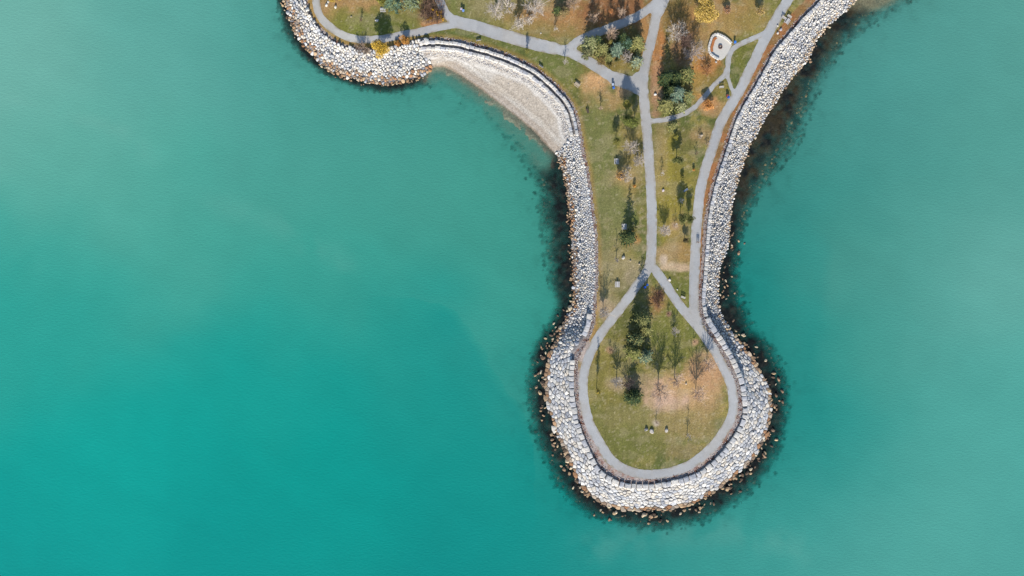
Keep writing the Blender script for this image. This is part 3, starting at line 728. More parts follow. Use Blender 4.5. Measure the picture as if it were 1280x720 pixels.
def broad_parts(H, R, col, alt, dens=1.0, low=.22, bark=BARK):
    m = MB(); tk = MB(); bt = alb(*bark)
    tk.tube([(0, 0, -.1), (.03 * R, .02, H * .3), (0, .05, H * .62), (.05, 0, H * .86)], [.05 * R + .07, .04 * R + .05, .03 * R + .03, .02], 6, bt)
    nb = int(9 + R * 3); cz = H * (.5 + low / 2); rz = H * (1 - low) / 2
    for k in range(nb):
        d = rng.normal(size=3); d /= np.linalg.norm(d); d *= rng.uniform(.15, .74)
        c = np.array([d[0] * R, d[1] * R, cz + d[2] * rz]); rr = rng.uniform(.3, .48)
        tk.tube([(0, 0, H * (low + .1)), c * np.array([.5, .5, 1]) * .9 + np.array([0, 0, .05 * H]), c], [.03 * R + .03, .02 * R + .02, .015], 4, bt)
        n = int(dens * 82 * (R * .9 + .5) ** 2 * rr)
        q = rng.normal(size=(n, 3)); q /= np.linalg.norm(q, axis=1)[:, None]; q *= rng.uniform(.3, 1, (n, 1)) ** .5
        C = c + q * np.array([R * rr, R * rr, min(rz, R * 1.2) * rr]); C[:, 2] = np.maximum(C[:, 2], .15)
        cl = rng.uniform(.82, 1.15)
        leaf_quads(m, C, .11 + .012 * R, tint_var(col, n, .2, alt) * cl)
    return tk, m
def spruce_parts(H, R, col, alt, dens=1.0):
    m = MB(); tk = MB(); tk.tube([(0, 0, -.1), (0, 0, H * .5), (0, 0, H * .98)], [.03 * H * .6 + .03, .02 * H * .6 + .02, .012], 6, alb(96, 80, 66))
    lv = int(9 + H * 2.0)
    VV, TT, QT = [], [], []; n0 = 0
    for l in range(lv):
        f = (l + .5) / lv; z = H * (.05 + .95 * f); rr = R * (1 - f) ** .55 * rng.uniform(.85, 1.1) + .06
        nbr = int(4 + 6.5 * (1 - f) * dens)
        a0 = rng.random() * 6.28
        for k in range(nbr):
            an = a0 + 6.2832 * (k + rng.uniform(-.3, .3)) / nbr; L_ = rr * rng.uniform(.5, 1.42); dr = -.25 * L_ - .05 + rng.uniform(-.1, .1) * L_
            cx, sx = math.cos(an), math.sin(an)
            for q in range(4 + int(L_ * 2.5)):
                s0 = rng.uniform(.12, .95); p = np.array([cx * L_ * s0, sx * L_ * s0, z + dr * s0 * s0])
                ang = an + rng.choice((-1, 1)) * rng.uniform(.15, .95); ll = (.16 + .30 * L_ * (1.05 - s0)) * rng.uniform(.7, 1.2)
                dv = np.array([math.cos(ang), math.sin(ang), rng.uniform(-.35, .25)]) * ll
                side = np.array([-math.sin(ang), math.cos(ang), rng.uniform(-.6, .6)]) * ll * .32
                VV += [p - dv * .3, p + dv * .35 + side, p + dv, p + dv * .35 - side]
                t = alb(*(alt if rng.random() < .35 + .25 * (s0 > .7) else col)) * rng.uniform(.75, 1.45) * 1.22
                TT.append(t); QT.append((n0, n0 + 1, n0 + 2, n0 + 3)); n0 += 4
    m.add(np.array(VV), {4: QT}, np.array(TT))
    return tk, m
def bare_parts(H, R, col, dens=1.0, multi=False, fine=.02):
    tk = MB(); m = MB(); c0 = alb(*col)
    hs = .12 * H if multi else .3 * H
    if not multi: tk.tube([(0, 0, -.1), (.02, 0, H * .18), (0, .02, hs)], [.02 * H + .04, .015 * H + .04, .013 * H + .035], 6, c0 * .8)
    else: tk.tube([(0, 0, -.1), (0, 0, hs)], [.16, .12], 5, c0 * .7)
    def br(p, d, L_, r, lev):
        bend = rng.normal(0, .12, 3); q = p + d * L_ * .5 + bend * L_ * .4; e = q + (d + bend + np.array([0, 0, .12])) * L_ * .5
        m.tube([p, q, e], [r, r * .75, r * .45], 3, c0 * rng.uniform(.85, 1.2) * 1.25)
        if lev == 0: return
        for k in range((0, 5, 5, 6)[lev] if dens >= 1 else (0, 4, 3, 4)[lev]):
            s = rng.uniform(.3, 1.0); b0 = p + (e - p) * s
            nd = d + rng.normal(0, .5, 3); nd /= np.linalg.norm(nd)
            br(b0, nd, L_ * rng.uniform(.42, .68), max(r * .5, fine), lev - 1)
    nl = 10 if dens >= 1 else 5
    for k in range(nl):
        an = 6.2832 * (k + rng.uniform(-.3, .3)) / nl; el = rng.uniform(.35, 1.25)
        L_ = 1 / max(math.cos(el) / (R * .62), math.sin(el) / ((H - hs) * .62))
        br(np.array([0, 0, hs * rng.uniform(.75, 1)]), np.array([math.cos(an) * math.cos(el), math.sin(an) * math.cos(el), math.sin(el)]), L_, .012 * H + .012, 3)
    br(np.array([0, 0, hs]), np.array([0, 0, 1.0]), (H - hs) * .6, .012 * H + .02, 3)
    return tk, m
def plant(kind, px, py, H, R, col, label, alt=None, cat='tree', group=None, dens=1.0):
    hc = {'spruce': .4, 'broad': .58, 'bare': .5, 'scrub': .4, 'bush': .45}[kind] * H
    x, y = base_of(px, py, hc)
    if kind == 'spruce': R *= 1.34
    if kind == 'spruce': tk, cr = spruce_parts(H, R, col, alt or col, dens); nm = 'spruce_tree'
    elif kind == 'broad': tk, cr = broad_parts(H, R, col, alt or col, dens); nm = 'leafy_tree'
    elif kind == 'bush': tk, cr = broad_parts(H, R, col, alt or col, dens, .05); nm = 'leafy_shrub'
    elif kind == 'bare': tk, cr = bare_parts(H, R, col, dens, False, .012 if py > 400 else .02); nm = 'bare_tree'
    else: tk, cr = bare_parts(H, R, col, dens, True); nm = 'bare_shrub'
    e = empty(nm, x, y, 0, label, cat, group, 0)
    link('trunk' if cat == 'tree' else 'stem', tk.mesh('trunk'), M_BARK, e)
    link('crown' if cat == 'tree' else 'foliage', cr.mesh('crown'), M_BARK if kind in ('bare', 'scrub') else M_LEAF, e)
    return e
YEL, YE2, ORA, OR2 = (206,176,78), (186,158,74), (212,158,82), (190,132,74)
YG, YG2, DG, DG2, BG, BG2, PG, PG2 = (122,124,72), (152,148,92), (54,76,48), (92,100,56), (92,118,100), (134,150,128), (122,130,86), (158,158,112)
GREY, PALE, WHT, TANB, BRNB = (166,156,152), (188,178,170), (204,194,184), (180,156,136), (116,94,84)
TREES = [
 ('broad',474,60,7.5,3.6,(232,192,76),'full yellow tree between the curved path and the western rocks',YE2),
 ('bush',506,50,3.4,2.2,ORA,'orange shrub beside the path at the west end of the cove',OR2),
 ('bush',497,55,1.8,1.4,ORA,'small orange shrub on the rock edge left of the bigger orange shrub',OR2),
 ('scrub',451,61,2.4,2.2,(150,132,120),'leafless brown shrub on the rocks left of the full yellow tree'),
 ('scrub',459,65,1.6,1.5,(156,138,124),'low leafless shrub touching the left side of the full yellow tree'),
 ('broad',476,1,7,2.3,(150,146,66),'yellow green tree beside the white picnic table in tree shade',YG),
 ('spruce',490,1,8,3.0,BG,'blue green conifer at the top edge right of the yellow green tree',PG),
 ('spruce',513,1,7,2.3,PG,'pale green conifer at the top edge left of the brown shrub bed',BG2),
 ('broad',414,-4,5,2.4,YEL,'yellow tree at the top edge above two white boulders',YE2),
 ('broad',402+20,-3,4,1.6,YE2,'small yellow tree at the top edge beside the larger yellow one',YEL),
 ('bare',619,13,8.5,3.4,PALE,'pale leafless tree, leftmost and widest on the lawn above the cove path'),
 ('bare',634,6,9,3.0,PALE,'pale leafless tree at the top edge between two other bare trees'),
 ('bare',648,31,6,2.5,WHT,'whitish leafless tree nearest the path above the cove'),
 ('bare',669,11,9,3.0,PALE,'pale leafless tree, rightmost of the group above the cove path'),
 ('bare',661,25,4.5,1.6,WHT,'small whitish leafless tree just above the clipped yellow green conifer shadow'),
 ('bush',659,64,4.2,1.1,(150,146,72),'narrow yellow green shrub casting a shadow across the cove path',YG),
 ('spruce',697,13,5,1.4,DG2,'small dark conifer in dry grass at the top of the lawn',DG),
 ('bush',704,14,3.2,2.6,(164,144,104),'straw coloured shrub on the leaf strewn lawn below the dark small conifer',(150,140,90),),
 ('scrub',716,4,4,2.8,TANB,'tan leafless thicket at the top edge left of the long shadows'),
 ('bare',694,36,3.4,.9,WHT,'slender white sapling in dry grass above the path junction','', ),
 ('bare',706,77,5,1.0,PALE,'slender sapling below the path fork with a thin shadow over the path'),
 ('bare',751.5,135,5.2,1.0,TANB,'slender sapling on the tan leaf patch by the cove lawn'),
 ('broad',764,15,6,1.1,(196,132,84),'little orange topped tree in the long shadow by the northern path',OR2),
 ('bare',742,23,6,1.5,TANB,'thin brown tree in the shade at the left of the dark lawn'),
 ('bare',777,18,7,1.6,TANB,'thin brown tree in the shade just above the northern path'),
 ('spruce',739,54,9,2.5,PG,'pale green conifer at the left corner of the triangular bed',PG2),
 ('spruce',734,66,5,1.8,(110,106,76),'dull olive conifer low at the left edge of the triangular bed',PG),
 ('spruce',753,62,8,2.5,YG2,'yellow green conifer in the triangular bed beside the pale corner one',YG),
 ('broad',763,52,6,1.0,(150,136,70),'narrow straw tree between the conifers of the triangular bed',YG2),
 ('spruce',771.5,61,9,2.1,BG2,'blue silver conifer in the middle of the triangular bed',BG),
 ('scrub',783,72,3,2.2,PALE,'pinkish leafless shrub in the triangular bed below the blue silver conifer'),
 ('spruce',784,55,8.5,1.9,DG,'dark green conifer in the triangular bed right of the blue silver one',BG),
 ('spruce',797,54,9.5,2.5,YG2,'bright yellow green conifer at the right corner of the triangular bed',YG),
 ('spruce',796,76,4.6,2.2,BG2,'low blue green conifer by the main path in the triangular bed',PG2),
 ('bush',771,75.5,2,1.1,(80,86,50),'small round dark shrub in the lower part of the triangular bed',DG2),
 ('bare',752,77,4,1.6,(150,128,84),'straw coloured thin tree at the lower left of the triangular bed'),
 ('spruce',760,72,5,1.6,YG,'olive conifer in the triangular bed between the silver one and the straw tree',YG2),
 ('spruce',747,52,8.5,1.9,DG,'dark conifer on the northern edge of the triangular bed',YG),
 ('spruce',778,49,9,1.9,DG,'dark shaded conifer on the northern edge of the triangular bed by the path',DG2),
 ('bare',764,40+2,8,2.2,TANB,'brown bare tree beside the northern path at the triangular bed'),
 ('bush',787,81,2,1.4,(150,138,80),'straw shrub at the southern end of the triangular bed',YG2),
 ('bush',762,82,1.6,1.5,(140,124,74),'dry olive shrub along the southern edge of the triangular bed',YG),
 ('broad',784.5,131,6.5,2.2,(172,162,66),'bright yellow green tree in deep shade beside the main path',YG2),
 ('broad',785,150,9,3.4,(116,126,58),'broad green tree left of the main path, south of the bright yellow one',YG),
 ('broad',795,154,7,2.0,(112,120,60),'green tree squeezed between the broad green tree and the main path',YG2),
 ('broad',771,176,5.5,2.0,(138,134,64),'olive tree on the open lawn with a dark blocky shadow',YG),
 ('bare',789,184,6,2.9,PALE,'pinkish grey leafless tree with radiating twigs beside the main path'),
 ('bare',798,201,4.5,2.5,PALE,'grey leafless tree close to the main path below the pinkish grey one'),
 ('bare',786,210,3,1.2,WHT,'small whitish leafless tree just above the golden tree'),
 ('broad',774.5,221,4.2,2.3,(228,178,98),'golden tree on the lawn left of a pinkish bare tree',TANB),
 ('bare',781,221,4,2.4,PALE,'pinkish leafless tree touching the golden tree'),
 ('bush',793,233,2.0,.95,ORA,'tiny bright orange shrub on the lawn below the golden tree',(206,130,50)),
 ('spruce',787,297,9.5,2.4,DG2,'tall dark spruce with a pointed shadow beside the middle picnic table',DG),
 ('bush',794.5,285,2,.9,YG2,'small yellow green shrub just above the tall dark spruce',YG),
 ('bare',771.5,325,6,1.1,GREY,'slender bare tree casting a thin line left of the tall dark spruce'),
 ('bare',755,391,7,2.0,PALE,'pale bare tree between the western rocks and the loop path'),
 ('broad',844,171,3.4,1.5,(176,166,70),'small bright yellow green tree south of the narrow path',YG2),
 ('broad',848,200,6.5,2.2,DG2,'green tree with a long shadow in the middle of the eastern lawn',YG),
 ('bush',853,222,2,1.3,(150,142,66),'low yellow green shrub above the big shadow on the eastern lawn',YG),
 ('broad',853,274,7.4,2.4,YG,'green tree at the lower end of the big shadow on the eastern lawn',DG2),
 ('broad',863,274,6.6,1.9,DG2,'slim green tree touching the eastern path beside its green neighbour',YG),
 ('broad',857,301,3.2,1.5,(104,98,60),'dull low tree at the lowest shadow of the eastern lawn',BRNB),
 ('bare',831,288,4.2,1.9,WHT,'white twigged bare tree on the eastern lawn near the main path'),
 ('bare',844.5,281,2.6,1.1,PALE,'small pale sapling right of the white twigged bare tree'),
 ('bare',827,217,3,1.1,WHT,'whitish sapling beside the main path level with the golden tree'),
 ('bare',852,251,4,1.1,WHT,'white sapling standing in the big shadow on the eastern lawn'),
 ('bare',846,42,6.5,4.5,WHT,'white branched bare tree with wide radiating limbs'),
 ('bare',868,66,6.5,4.2,GREY,'grey fine twigged bare tree left of the stone patio'),
 ('scrub',862,70,3.5,2.0,(176,160,150),'low greyish thicket under the grey bare tree'),
 ('broad',884,10,9,5.3,(230,198,116),'large golden yellow tree near the top of the north eastern lawn',YEL),
 ('broad',950,14,3.5,2.0,(196,168,96),'small pale yellow tree beside the eastern path at the top',TANB),
 ('bush',908,13,1.8,1.8,(190,140,100),'low rusty shrub on the leaf strewn lawn right of the golden tree',TANB),
 ('spruce',847,117,8,2.7,BG2,'blue spruce above the narrow path',BG),
 ('spruce',833,131,6.5,2.5,YG2,'yellow green conifer left of the blue spruce',YG),
 ('spruce',858,94,9.5,2.7,DG2,'dark green conifer with yellow tips north of the blue spruce',YG2),
 ('spruce',834,98,9,2.4,DG,'dark shaded conifer left of the yellow tipped one',DG2),
 ('spruce',846,98,8.5,2.2,DG,'dark conifer in shade between the yellow tipped conifer and the blue spruce',DG2),
 ('spruce',838,113,7,2.0,DG2,'dull green conifer touching the left side of the blue spruce',DG),
 ('bare',855,52,8,2.6,BRNB,'dark brown bare tree in the shade between the white and the grey bare trees'),
 ('spruce',860,119,5,2.2,PG,'olive conifer touching the right side of the blue spruce',YG2),
 ('spruce',852,132,3.6,2.1,PG2,'low grey green conifer below the blue spruce',PG),
 ('spruce',842,158,4.6,1.6,YG2,'small yellow green conifer just south of the narrow path',YG),
 ('broad',885,131,3.4,2.5,(232,166,104),'round apricot tree in the bend of the narrow path',ORA),
 ('scrub',883,88,2.4,2.2,(186,136,96),'rust coloured bare shrub between the patio and the narrow path'),
 ('spruce',803,400,11.5,2.7,DG2,'tallest conifer of the row at the north of the round lawn',YG2),
 ('spruce',809,412,8,2.0,YG,'yellow green conifer right behind the tallest one on the round lawn',YG2),
 ('spruce',797,424,10,2.4,DG,'dark conifer in the middle of the row on the round lawn',YG2),
 ('spruce',793,441,8,2.5,(120,124,64),'yellow tipped conifer at the lower left end of the row',YG2),
 ('spruce',808,446,7,2.2,BG,'blue green conifer at the lower right end of the row',PG2),
 ('spruce',792.5,497,7,2.7,DG,'lone dark conifer in the middle of the round lawn',DG2),
 ('scrub',786,480,3.2,2.8,(134,118,110),'greyish thicket in the shadow above the lone dark conifer'),
 ('bush',747.5,489,11,1.2,(128,122,50),'tall narrow yellow green tree by the west side of the loop path',YEL),
 ('bare',772.5,477,8,1.8,PALE,'pale bare tree left of the lone dark conifer'),
 ('bare',826,489,10.5,3.5,(204,178,158),'tall bare tree on the pinkish leaves right of the lone dark conifer'),
 ('bare',846,475,8,2.7,(204,178,158),'bare tree on the golden leaf patch of the round lawn'),
 ('bare',873,492,8,2.9000000000000004,(204,178,158),'bare tree near the east bend of the loop path'),
 ('bare',887,456,8,2.9000000000000004,(204,178,158),'bare tree at the right edge of the round lawn with its shadow on the path'),
 ('bare',861.5,546,6.5,1.1,PALE,'slender sapling low on the round lawn'),
 ('bare',843,414,3.5,1.5,PALE,'small pale bare tree in the upper right of the round lawn'),
 ('bare',835.6,392,2.2,.6,BRNB,'tiny sapling in a mulch ring below the shrub bed'),
 ('bare',868.5,427,2.4,.7,BRNB,'tiny sapling in a mulch ring beside the east side of the loop path'),
 ('bare',762.5,437,2.2,.7,BRNB,'tiny sapling in a mulch ring near the west side of the loop path'),
 ('bare',820.5,528,2.4,.6,BRNB,'tiny sapling in a pale mulch ring beside the boulders'),
 ('bare',451,25,2.4,.7,BRNB,'tiny sapling in a pale ring on the north western lawn'),
 ('bare',875,171,2.0,.9,PALE,'tiny pale sapling beside the eastern path'),
 ('bare',870.5,192,2.4,.7,BRNB,'tiny dark sapling in an orange mulch ring by the eastern path'),
 ('bush',867,212,1.4,.7,ORA,'tiny orange shrub by the eastern path',OR2),
 ('scrub',884,178+2,1.6,1.2,TANB,'low tan bare shrub at the edge of the eastern path'),
]
for T in TREES:
    kind, px, py, H, R, col, lab = T[:7]; alt = T[7] if len(T) > 7 and T[7] else None
    sh = kind in ('bush', 'scrub')
    tree_like = lab.startswith('tall narrow')
    plant(kind, px, py, H, R, col, lab, alt, 'tree' if (not sh or tree_like) else 'shrub', dens=1.0 if R > 1.3 else .7)
# planted beds: many small shrubs
def bed(pts, n, poly, label, group, col, kind='scrub', size=(1.0, 1.5), sep=2.6):
    placed = []
    poly = np.array(poly, float); lo, hi = poly.min(0), poly.max(0)
    for _ in range(4000):
        if len(placed) >= n: break
        p = rng.uniform(lo, hi)
        if not inside(np.array([p[0]]), np.array([p[1]]), poly)[0] or any(math.dist(p, q) < sep for q in placed): continue
        placed.append(p); R = rng.uniform(*size)
        plant(kind, p[0], p[1], R * 1.1, R, col[rng.integers(len(col))], label, None, 'shrub', group, .7 if kind == 'scrub' else 1)
B1 = [(531,2),(545,-2),(552,4),(556,14),(557,22),(548,28),(536,30),(528,27),(524,20),(527,12)]
bed(None, 26, B1, 'brown leafless shrub in the rounded bed at the western path fork', 'brown shrubs in the bed at the western path fork', [BRNB, (120,96,84), (136,108,94)], size=(1.5, 2.0), sep=4.2)
for k, (x, y) in enumerate([(541,12),(545.5,14.5),(547,18),(551,15),(551,20),(539,22.5),(535,23),(553,24)]):
    plant('bush', x, y, 1.5, .75, (226,170,52), 'small golden shrub among brown shrubs at the western path fork', YEL, 'shrub', 'golden shrubs in the bed at the western path fork')
B2 = [(817,367),(823,363),(829,367),(830,374),(827,382),(823,385),(818,380),(815,373)]
bed(None, 12, B2, 'brown leafless shrub in the oval bed at the tip of the round lawn', 'brown shrubs in the oval bed of the round lawn', [(110,86,74), (124,96,86), (108,82,74)], size=(1.1, 1.5), sep=3.4)

# ------------------------------------------------------------------ furniture, bins, boulders, patio, people
def table(px, py, rz, label, col=(214, 210, 208)):
    x, y = P(px, py); e = empty('picnic_table', x, y, 0, label, 'picnic table', 'picnic tables on the lawns', rz); t = alb(*col)
    m = MB(); m.box(0, 0, .70, .86, 2.1, .07, t); link('tabletop', m.mesh('tabletop'), M_CONC, e)
    for s in (-1, 1):
        m = MB(); m.box(s * .74, 0, .42, .32, 2.1, .06, t * .95); link('seat', m.mesh('seat'), M_CONC, e)
    for s in (-.7, .7):
        m = MB(); m.box(0, s, .37, 1.6, .09, .05, t * .6); m.box(-.3, s + .1, 0, .09, .09, .37, t * .6); m.box(.3, s + .1, 0, .09, .09, .37, t * .6); m.box(0, s, .42, .12, .12, .28, t * .6)
        link('leg_frame', m.mesh('leg_frame'), M_METAL, e)
table(770.5, 202, 0, 'white picnic table on the open lawn left of the pinkish grey bare tree')
table(780, 283.5, 0, 'bluish white picnic table at the edge of the spruce shadow')
table(771.5, 355.5, 0, 'white picnic table nearest the loop path junction')
table(479, 12.5, math.pi / 2, 'white picnic table in tree shade on the north western lawn')
table(983.6, 27, -.6, 'white picnic table between the eastern path and the rocks')
table(721.5, 106, .9, 'tan picnic table on the orange leaf patch above the cove', (206, 188, 164))
def bench(px, py, rz, label, col=(205, 200, 195)):
    x, y = P(px, py); e = empty('park_bench', x, y, 0, label, 'bench', 'park benches', rz); t = alb(*col)
    m = MB()
    for k in range(4): m.box(0, -.19 + k * .135, .43, 1.8, .12, .04, t)
    link('seat', m.mesh('seat'), M_WOOD, e)
    m = MB()
    for k in range(3): m.box(0, .30 + .03 * k, .55 + k * .14, 1.8, .035, .12, t)
    link('backrest', m.mesh('backrest'), M_WOOD, e)
    for s in (-.75, .75):
        m = MB(); m.box(s, 0, 0, .06, .5, .43, t * .4); m.box(s, .36, .40, .05, .05, .55, t * .4); link('leg', m.mesh('leg'), M_METAL, e)
bench(598, 50.5, .2 + math.pi, 'pale bench above the western end of the cove wall')
bench(676.5, 83, -.65 + math.pi, 'pale bench above the middle of the cove wall')
bench(734, 139, -1.2, 'dark weathered bench on the lawn right of the cove wall', (96, 84, 76))
bench(901.5, 109.5, .1, 'white bench on the grass wedge by the eastern path')
bench(857, 238, .6, 'bluish bench in the deep shade on the eastern lawn', (150, 170, 200))
bench(853.5, 372, -.4, 'white bench in the small triangle beside the eastern path')
bench(979, 23, -.6, 'small white bench close to the eastern path by the picnic table')
bench(986, 21.5, -.6, 'small white bench on the rock side of the eastern picnic table')
def boulder(px, py, r, label, col=(212, 204, 196), el=(1, .8, .75), group=None):
    x, y = P(px, py); V_, F_ = rock((0, 0, 0), r, el); V_[:, 2] = np.maximum(V_[:, 2], -.3 * r); m = MB(); m.add(V_, F_, alb(*col) * rng.uniform(.92, 1.05))
    tag(link('boulder', m.mesh('boulder'), M_STONE, loc=(x, y, r * .22)), label, 'boulder', group or 'boulders on the lawns')
boulder(814.5, 539, 1.0, 'largest pale boulder of the cluster on the round lawn'); boulder(807.5, 537, .8, 'grey boulder at the left of the cluster on the round lawn', (176, 172, 172))
boulder(833, 538, .85, 'pale boulder standing alone right of the sapling ring'); boulder(408, 6.5, .75, 'white boulder beside the north western path', (226, 222, 214)); boulder(410.5, 2.5, .6, 'white boulder nearest the top edge by the north western path', (226, 222, 214))
boulder(419.5, 9, .7, 'white upright boulder on the grass right of the north western path', (226, 222, 214), (.7, 1, .9)); boulder(471, 25.5, .75, 'grey white boulder at the left edge of the yellow tree shadow', (206, 204, 206))
boulder(779, 322, .8, 'white boulder on the lawn below the tall dark spruce', (222, 216, 206)); boulder(676, 41.5, .3, 'small white stone on the lawn above the cove path', (230, 226, 220)); boulder(829, 238, .6, 'white boulder on the eastern lawn near the main path', (220, 206, 210))
boulder(837, 350, .6, 'white boulder at the sandy short cut beside the loop path', (222, 214, 206)); boulder(846.5, 362, .35, 'small white stone in the grass triangle beside the eastern path', (224, 222, 206)); boulder(819, 118, .6, 'white boulder in leaf litter right of the main path', (224, 220, 216))
boulder(895, 77.5, .55, 'grey boulder just below the stone patio', (190, 182, 176)); boulder(972, 32.5, .45, 'white boulder by the eastern path below the small bench', (218, 210, 204)); boulder(976, 37, .65, 'grey boulder among orange leaves by the eastern rocks', (190, 186, 192)); boulder(972, 41.5, .55, 'pale boulder lowest beside the eastern path', (222, 214, 206))
boulder(799, 342 - 12, .5, 'pale boulder left of the main path above the junction', (206, 190, 164)); boulder(788, 326, .45, 'tan stone on the worn grass below the tall spruce', (200, 182, 150)); boulder(877, 169, .5, 'tan stone beside the eastern path', (196, 182, 160))
boulder(764.5, 13 + 4, .4, 'pinkish stone on the shaded lawn', (206, 170, 150)); boulder(857.5, 479.5, .45, 'pale stone on the golden leaves of the round lawn', (214, 196, 180)); boulder(439, 21, .4, 'tan stone in the worn ring on the north western lawn', (176, 164, 140))
def bin_(px, py, label, col, lid, group):
    x, y = P(px, py); e = empty('recycling_bin', x, y, 0, label, 'bin', group, rng.uniform(-.2, .2)); c = alb(*col)
    m = MB(); V_ = []
    for z, s in ((.06, .26), (.08, .28), (.98, .36), (1.02, .35)):
        V_ += [(a * s, b2 * s, z) for a, b2 in ((-1, -1), (1, -1), (1, 1), (-1, 1))]
    F_ = [(0, 3, 2, 1), (12, 13, 14, 15)] + [(l * 4 + k, l * 4 + (k + 1) % 4, l * 4 + 4 + (k + 1) % 4, l * 4 + 4 + k) for l in range(3) for k in range(4)]
    m.add(V_, {4: F_}, c); link('body', m.mesh('body'), M_PLASTIC, e)
    m = MB(); m.box(0, 0, 1.023, .80, .80, .08, alb(*lid), bev=.3); m.box(0, .36, 1.10, .5, .06, .04, alb(*lid)); link('lid', m.mesh('lid'), M_PLASTIC, e)
    for s in (-.25, .25):
        m = MB(); m.tube([(s - .03, .25, .09), (s + .03, .25, .09)], .09, 10, alb(40, 40, 44)); link('wheel', m.mesh('wheel'), M_PLASTIC, e)
BL = (44, 108, 214)
bin_(766.6, 110.5, 'bright blue bin on the turf, the lower one at the path corner', BL, (60, 130, 236), 'bins beside the paths')
bin_(765.6, 106.5, 'dark blue bin with a white lid at the path corner', (22, 52, 130), (206, 220, 244), 'bins beside the paths')
bin_(579.3, 14.5, 'bin with a light blue lid beside the upper cove path', (30, 50, 110), (140, 180, 250), 'bins beside the paths')
bin_(576.8, 12.5, 'bin with a pinkish white lid beside the upper cove path', (50, 54, 50), (214, 200, 216), 'bins beside the paths')
bin_(918, 53.6, 'bright blue bin beside the stone patio', BL, (50, 140, 250), 'bins beside the paths')
bin_(909.8, 122.3, 'blue bin at the junction of the eastern path', BL, (40, 110, 220), 'bins beside the paths')
bin_(908.4, 120.5, 'rust red bin at the junction of the eastern path', (120, 50, 44), (170, 90, 80), 'bins beside the paths')
bin_(805.6, 359.2, 'royal blue bin in tree shade at the loop junction, the left one', (30, 90, 220), (40, 110, 240), 'bins beside the paths')
bin_(808.6, 356, 'duller blue bin in tree shade at the loop junction, the right one', (24, 74, 160), (40, 100, 190), 'bins beside the paths')
# stone patio with seat wall, curved bench and fire ring
WALL = [(914,54.5),(909,49.5),(903,45.5),(896,43),(890.5,45.5),(887.8,52),(885.8,60),(888,67.5),(894.5,72.5),(901,75.5)]
wl_c = catmull([P(a, b2) for a, b2 in WALL], 5)
fl = np.vstack([wl_c, [P(905.5, 72.5), P(910.5, 64.5), P(914.5, 57)]])
cx, cy = fl.mean(0); k = len(fl)
m = MB(); m.add(np.vstack([np.c_[fl, np.full(k, .02)], np.c_[fl, np.full(k, .055)], [[cx, cy, .055]]]),
                {4: [(a, (a + 1) % k, k + (a + 1) % k, k + a) for a in range(k)], 3: [(k + a, k + (a + 1) % k, 2 * k) for a in range(k)]}, alb(232, 226, 216))
tag(link('patio', m.mesh('patio'), M_CONC), 'pale stone patio with rounded corners beside the narrow path', 'patio', kind='structure')
ex, ey = P(899, 59); e = empty('seat_wall', ex, ey, 0, 'white stone seat wall curving round the patio', 'wall')
for p, t, w in along(np.vstack([wl_c, wl_c[-1] + (wl_c[-1] - wl_c[-2]) * 3]), 1.0, .25):
    m = MB(); m.box(p[0] - ex, p[1] - ey, 0, w * .95, .85, .62 + rng.uniform(-.04, .04), alb(232, 228, 222) * rng.uniform(.94, 1.04), math.atan2(t[1], t[0]), .15)
    link('wall_block', m.mesh('wall_block'), M_STONE, e)
bc = catmull([P(a, b2) for a, b2 in [(895,47.3),(892,50.5),(890.6,55.5),(889,61),(889.8,65)]], 5)
e = empty('curved_bench', *P(891, 56), 0, 'curved orange brown timber bench inside the patio wall', 'bench')
o0 = P(891, 56); m = MB(); m2_ = MB()
for i in range(len(bc) - 1):
    t = bc[i + 1] - bc[i]; a = math.atan2(t[1], t[0]); c = (bc[i] + bc[i + 1]) / 2 - o0
    m.box(c[0], c[1], .42, np.linalg.norm(t) * 1.02, .95, .07, alb(200, 126, 72) * rng.uniform(.93, 1.07), a)
    if i % 4 == 1: m2_.box(c[0], c[1], .05, .2, .7, .37, alb(120, 104, 96), a)
link('seat', m.mesh('seat'), M_WOOD, e); link('leg', m2_.mesh('leg'), M_CONC, e)
fx, fy = P(900.2, 59); e = empty('fire_ring', fx, fy, .055, 'round rusty fire ring in the middle of the stone patio', 'fire pit')
m = MB(); m.lathe([(.5, 0), (.78, 0), (.80, .05), (.78, .34), (.74, .38), (.54, .38), (.5, .34), (.5, 0)], 20, alb(112, 78, 70)); link('ring', m.mesh('ring'), M_METAL, e)
m = MB(); m.lathe([(.001, .14), (.25, .13), (.49, .08)], 14, alb(200, 190, 170)); link('ash_bed', m.mesh('ash_bed'), M_STONE, e)
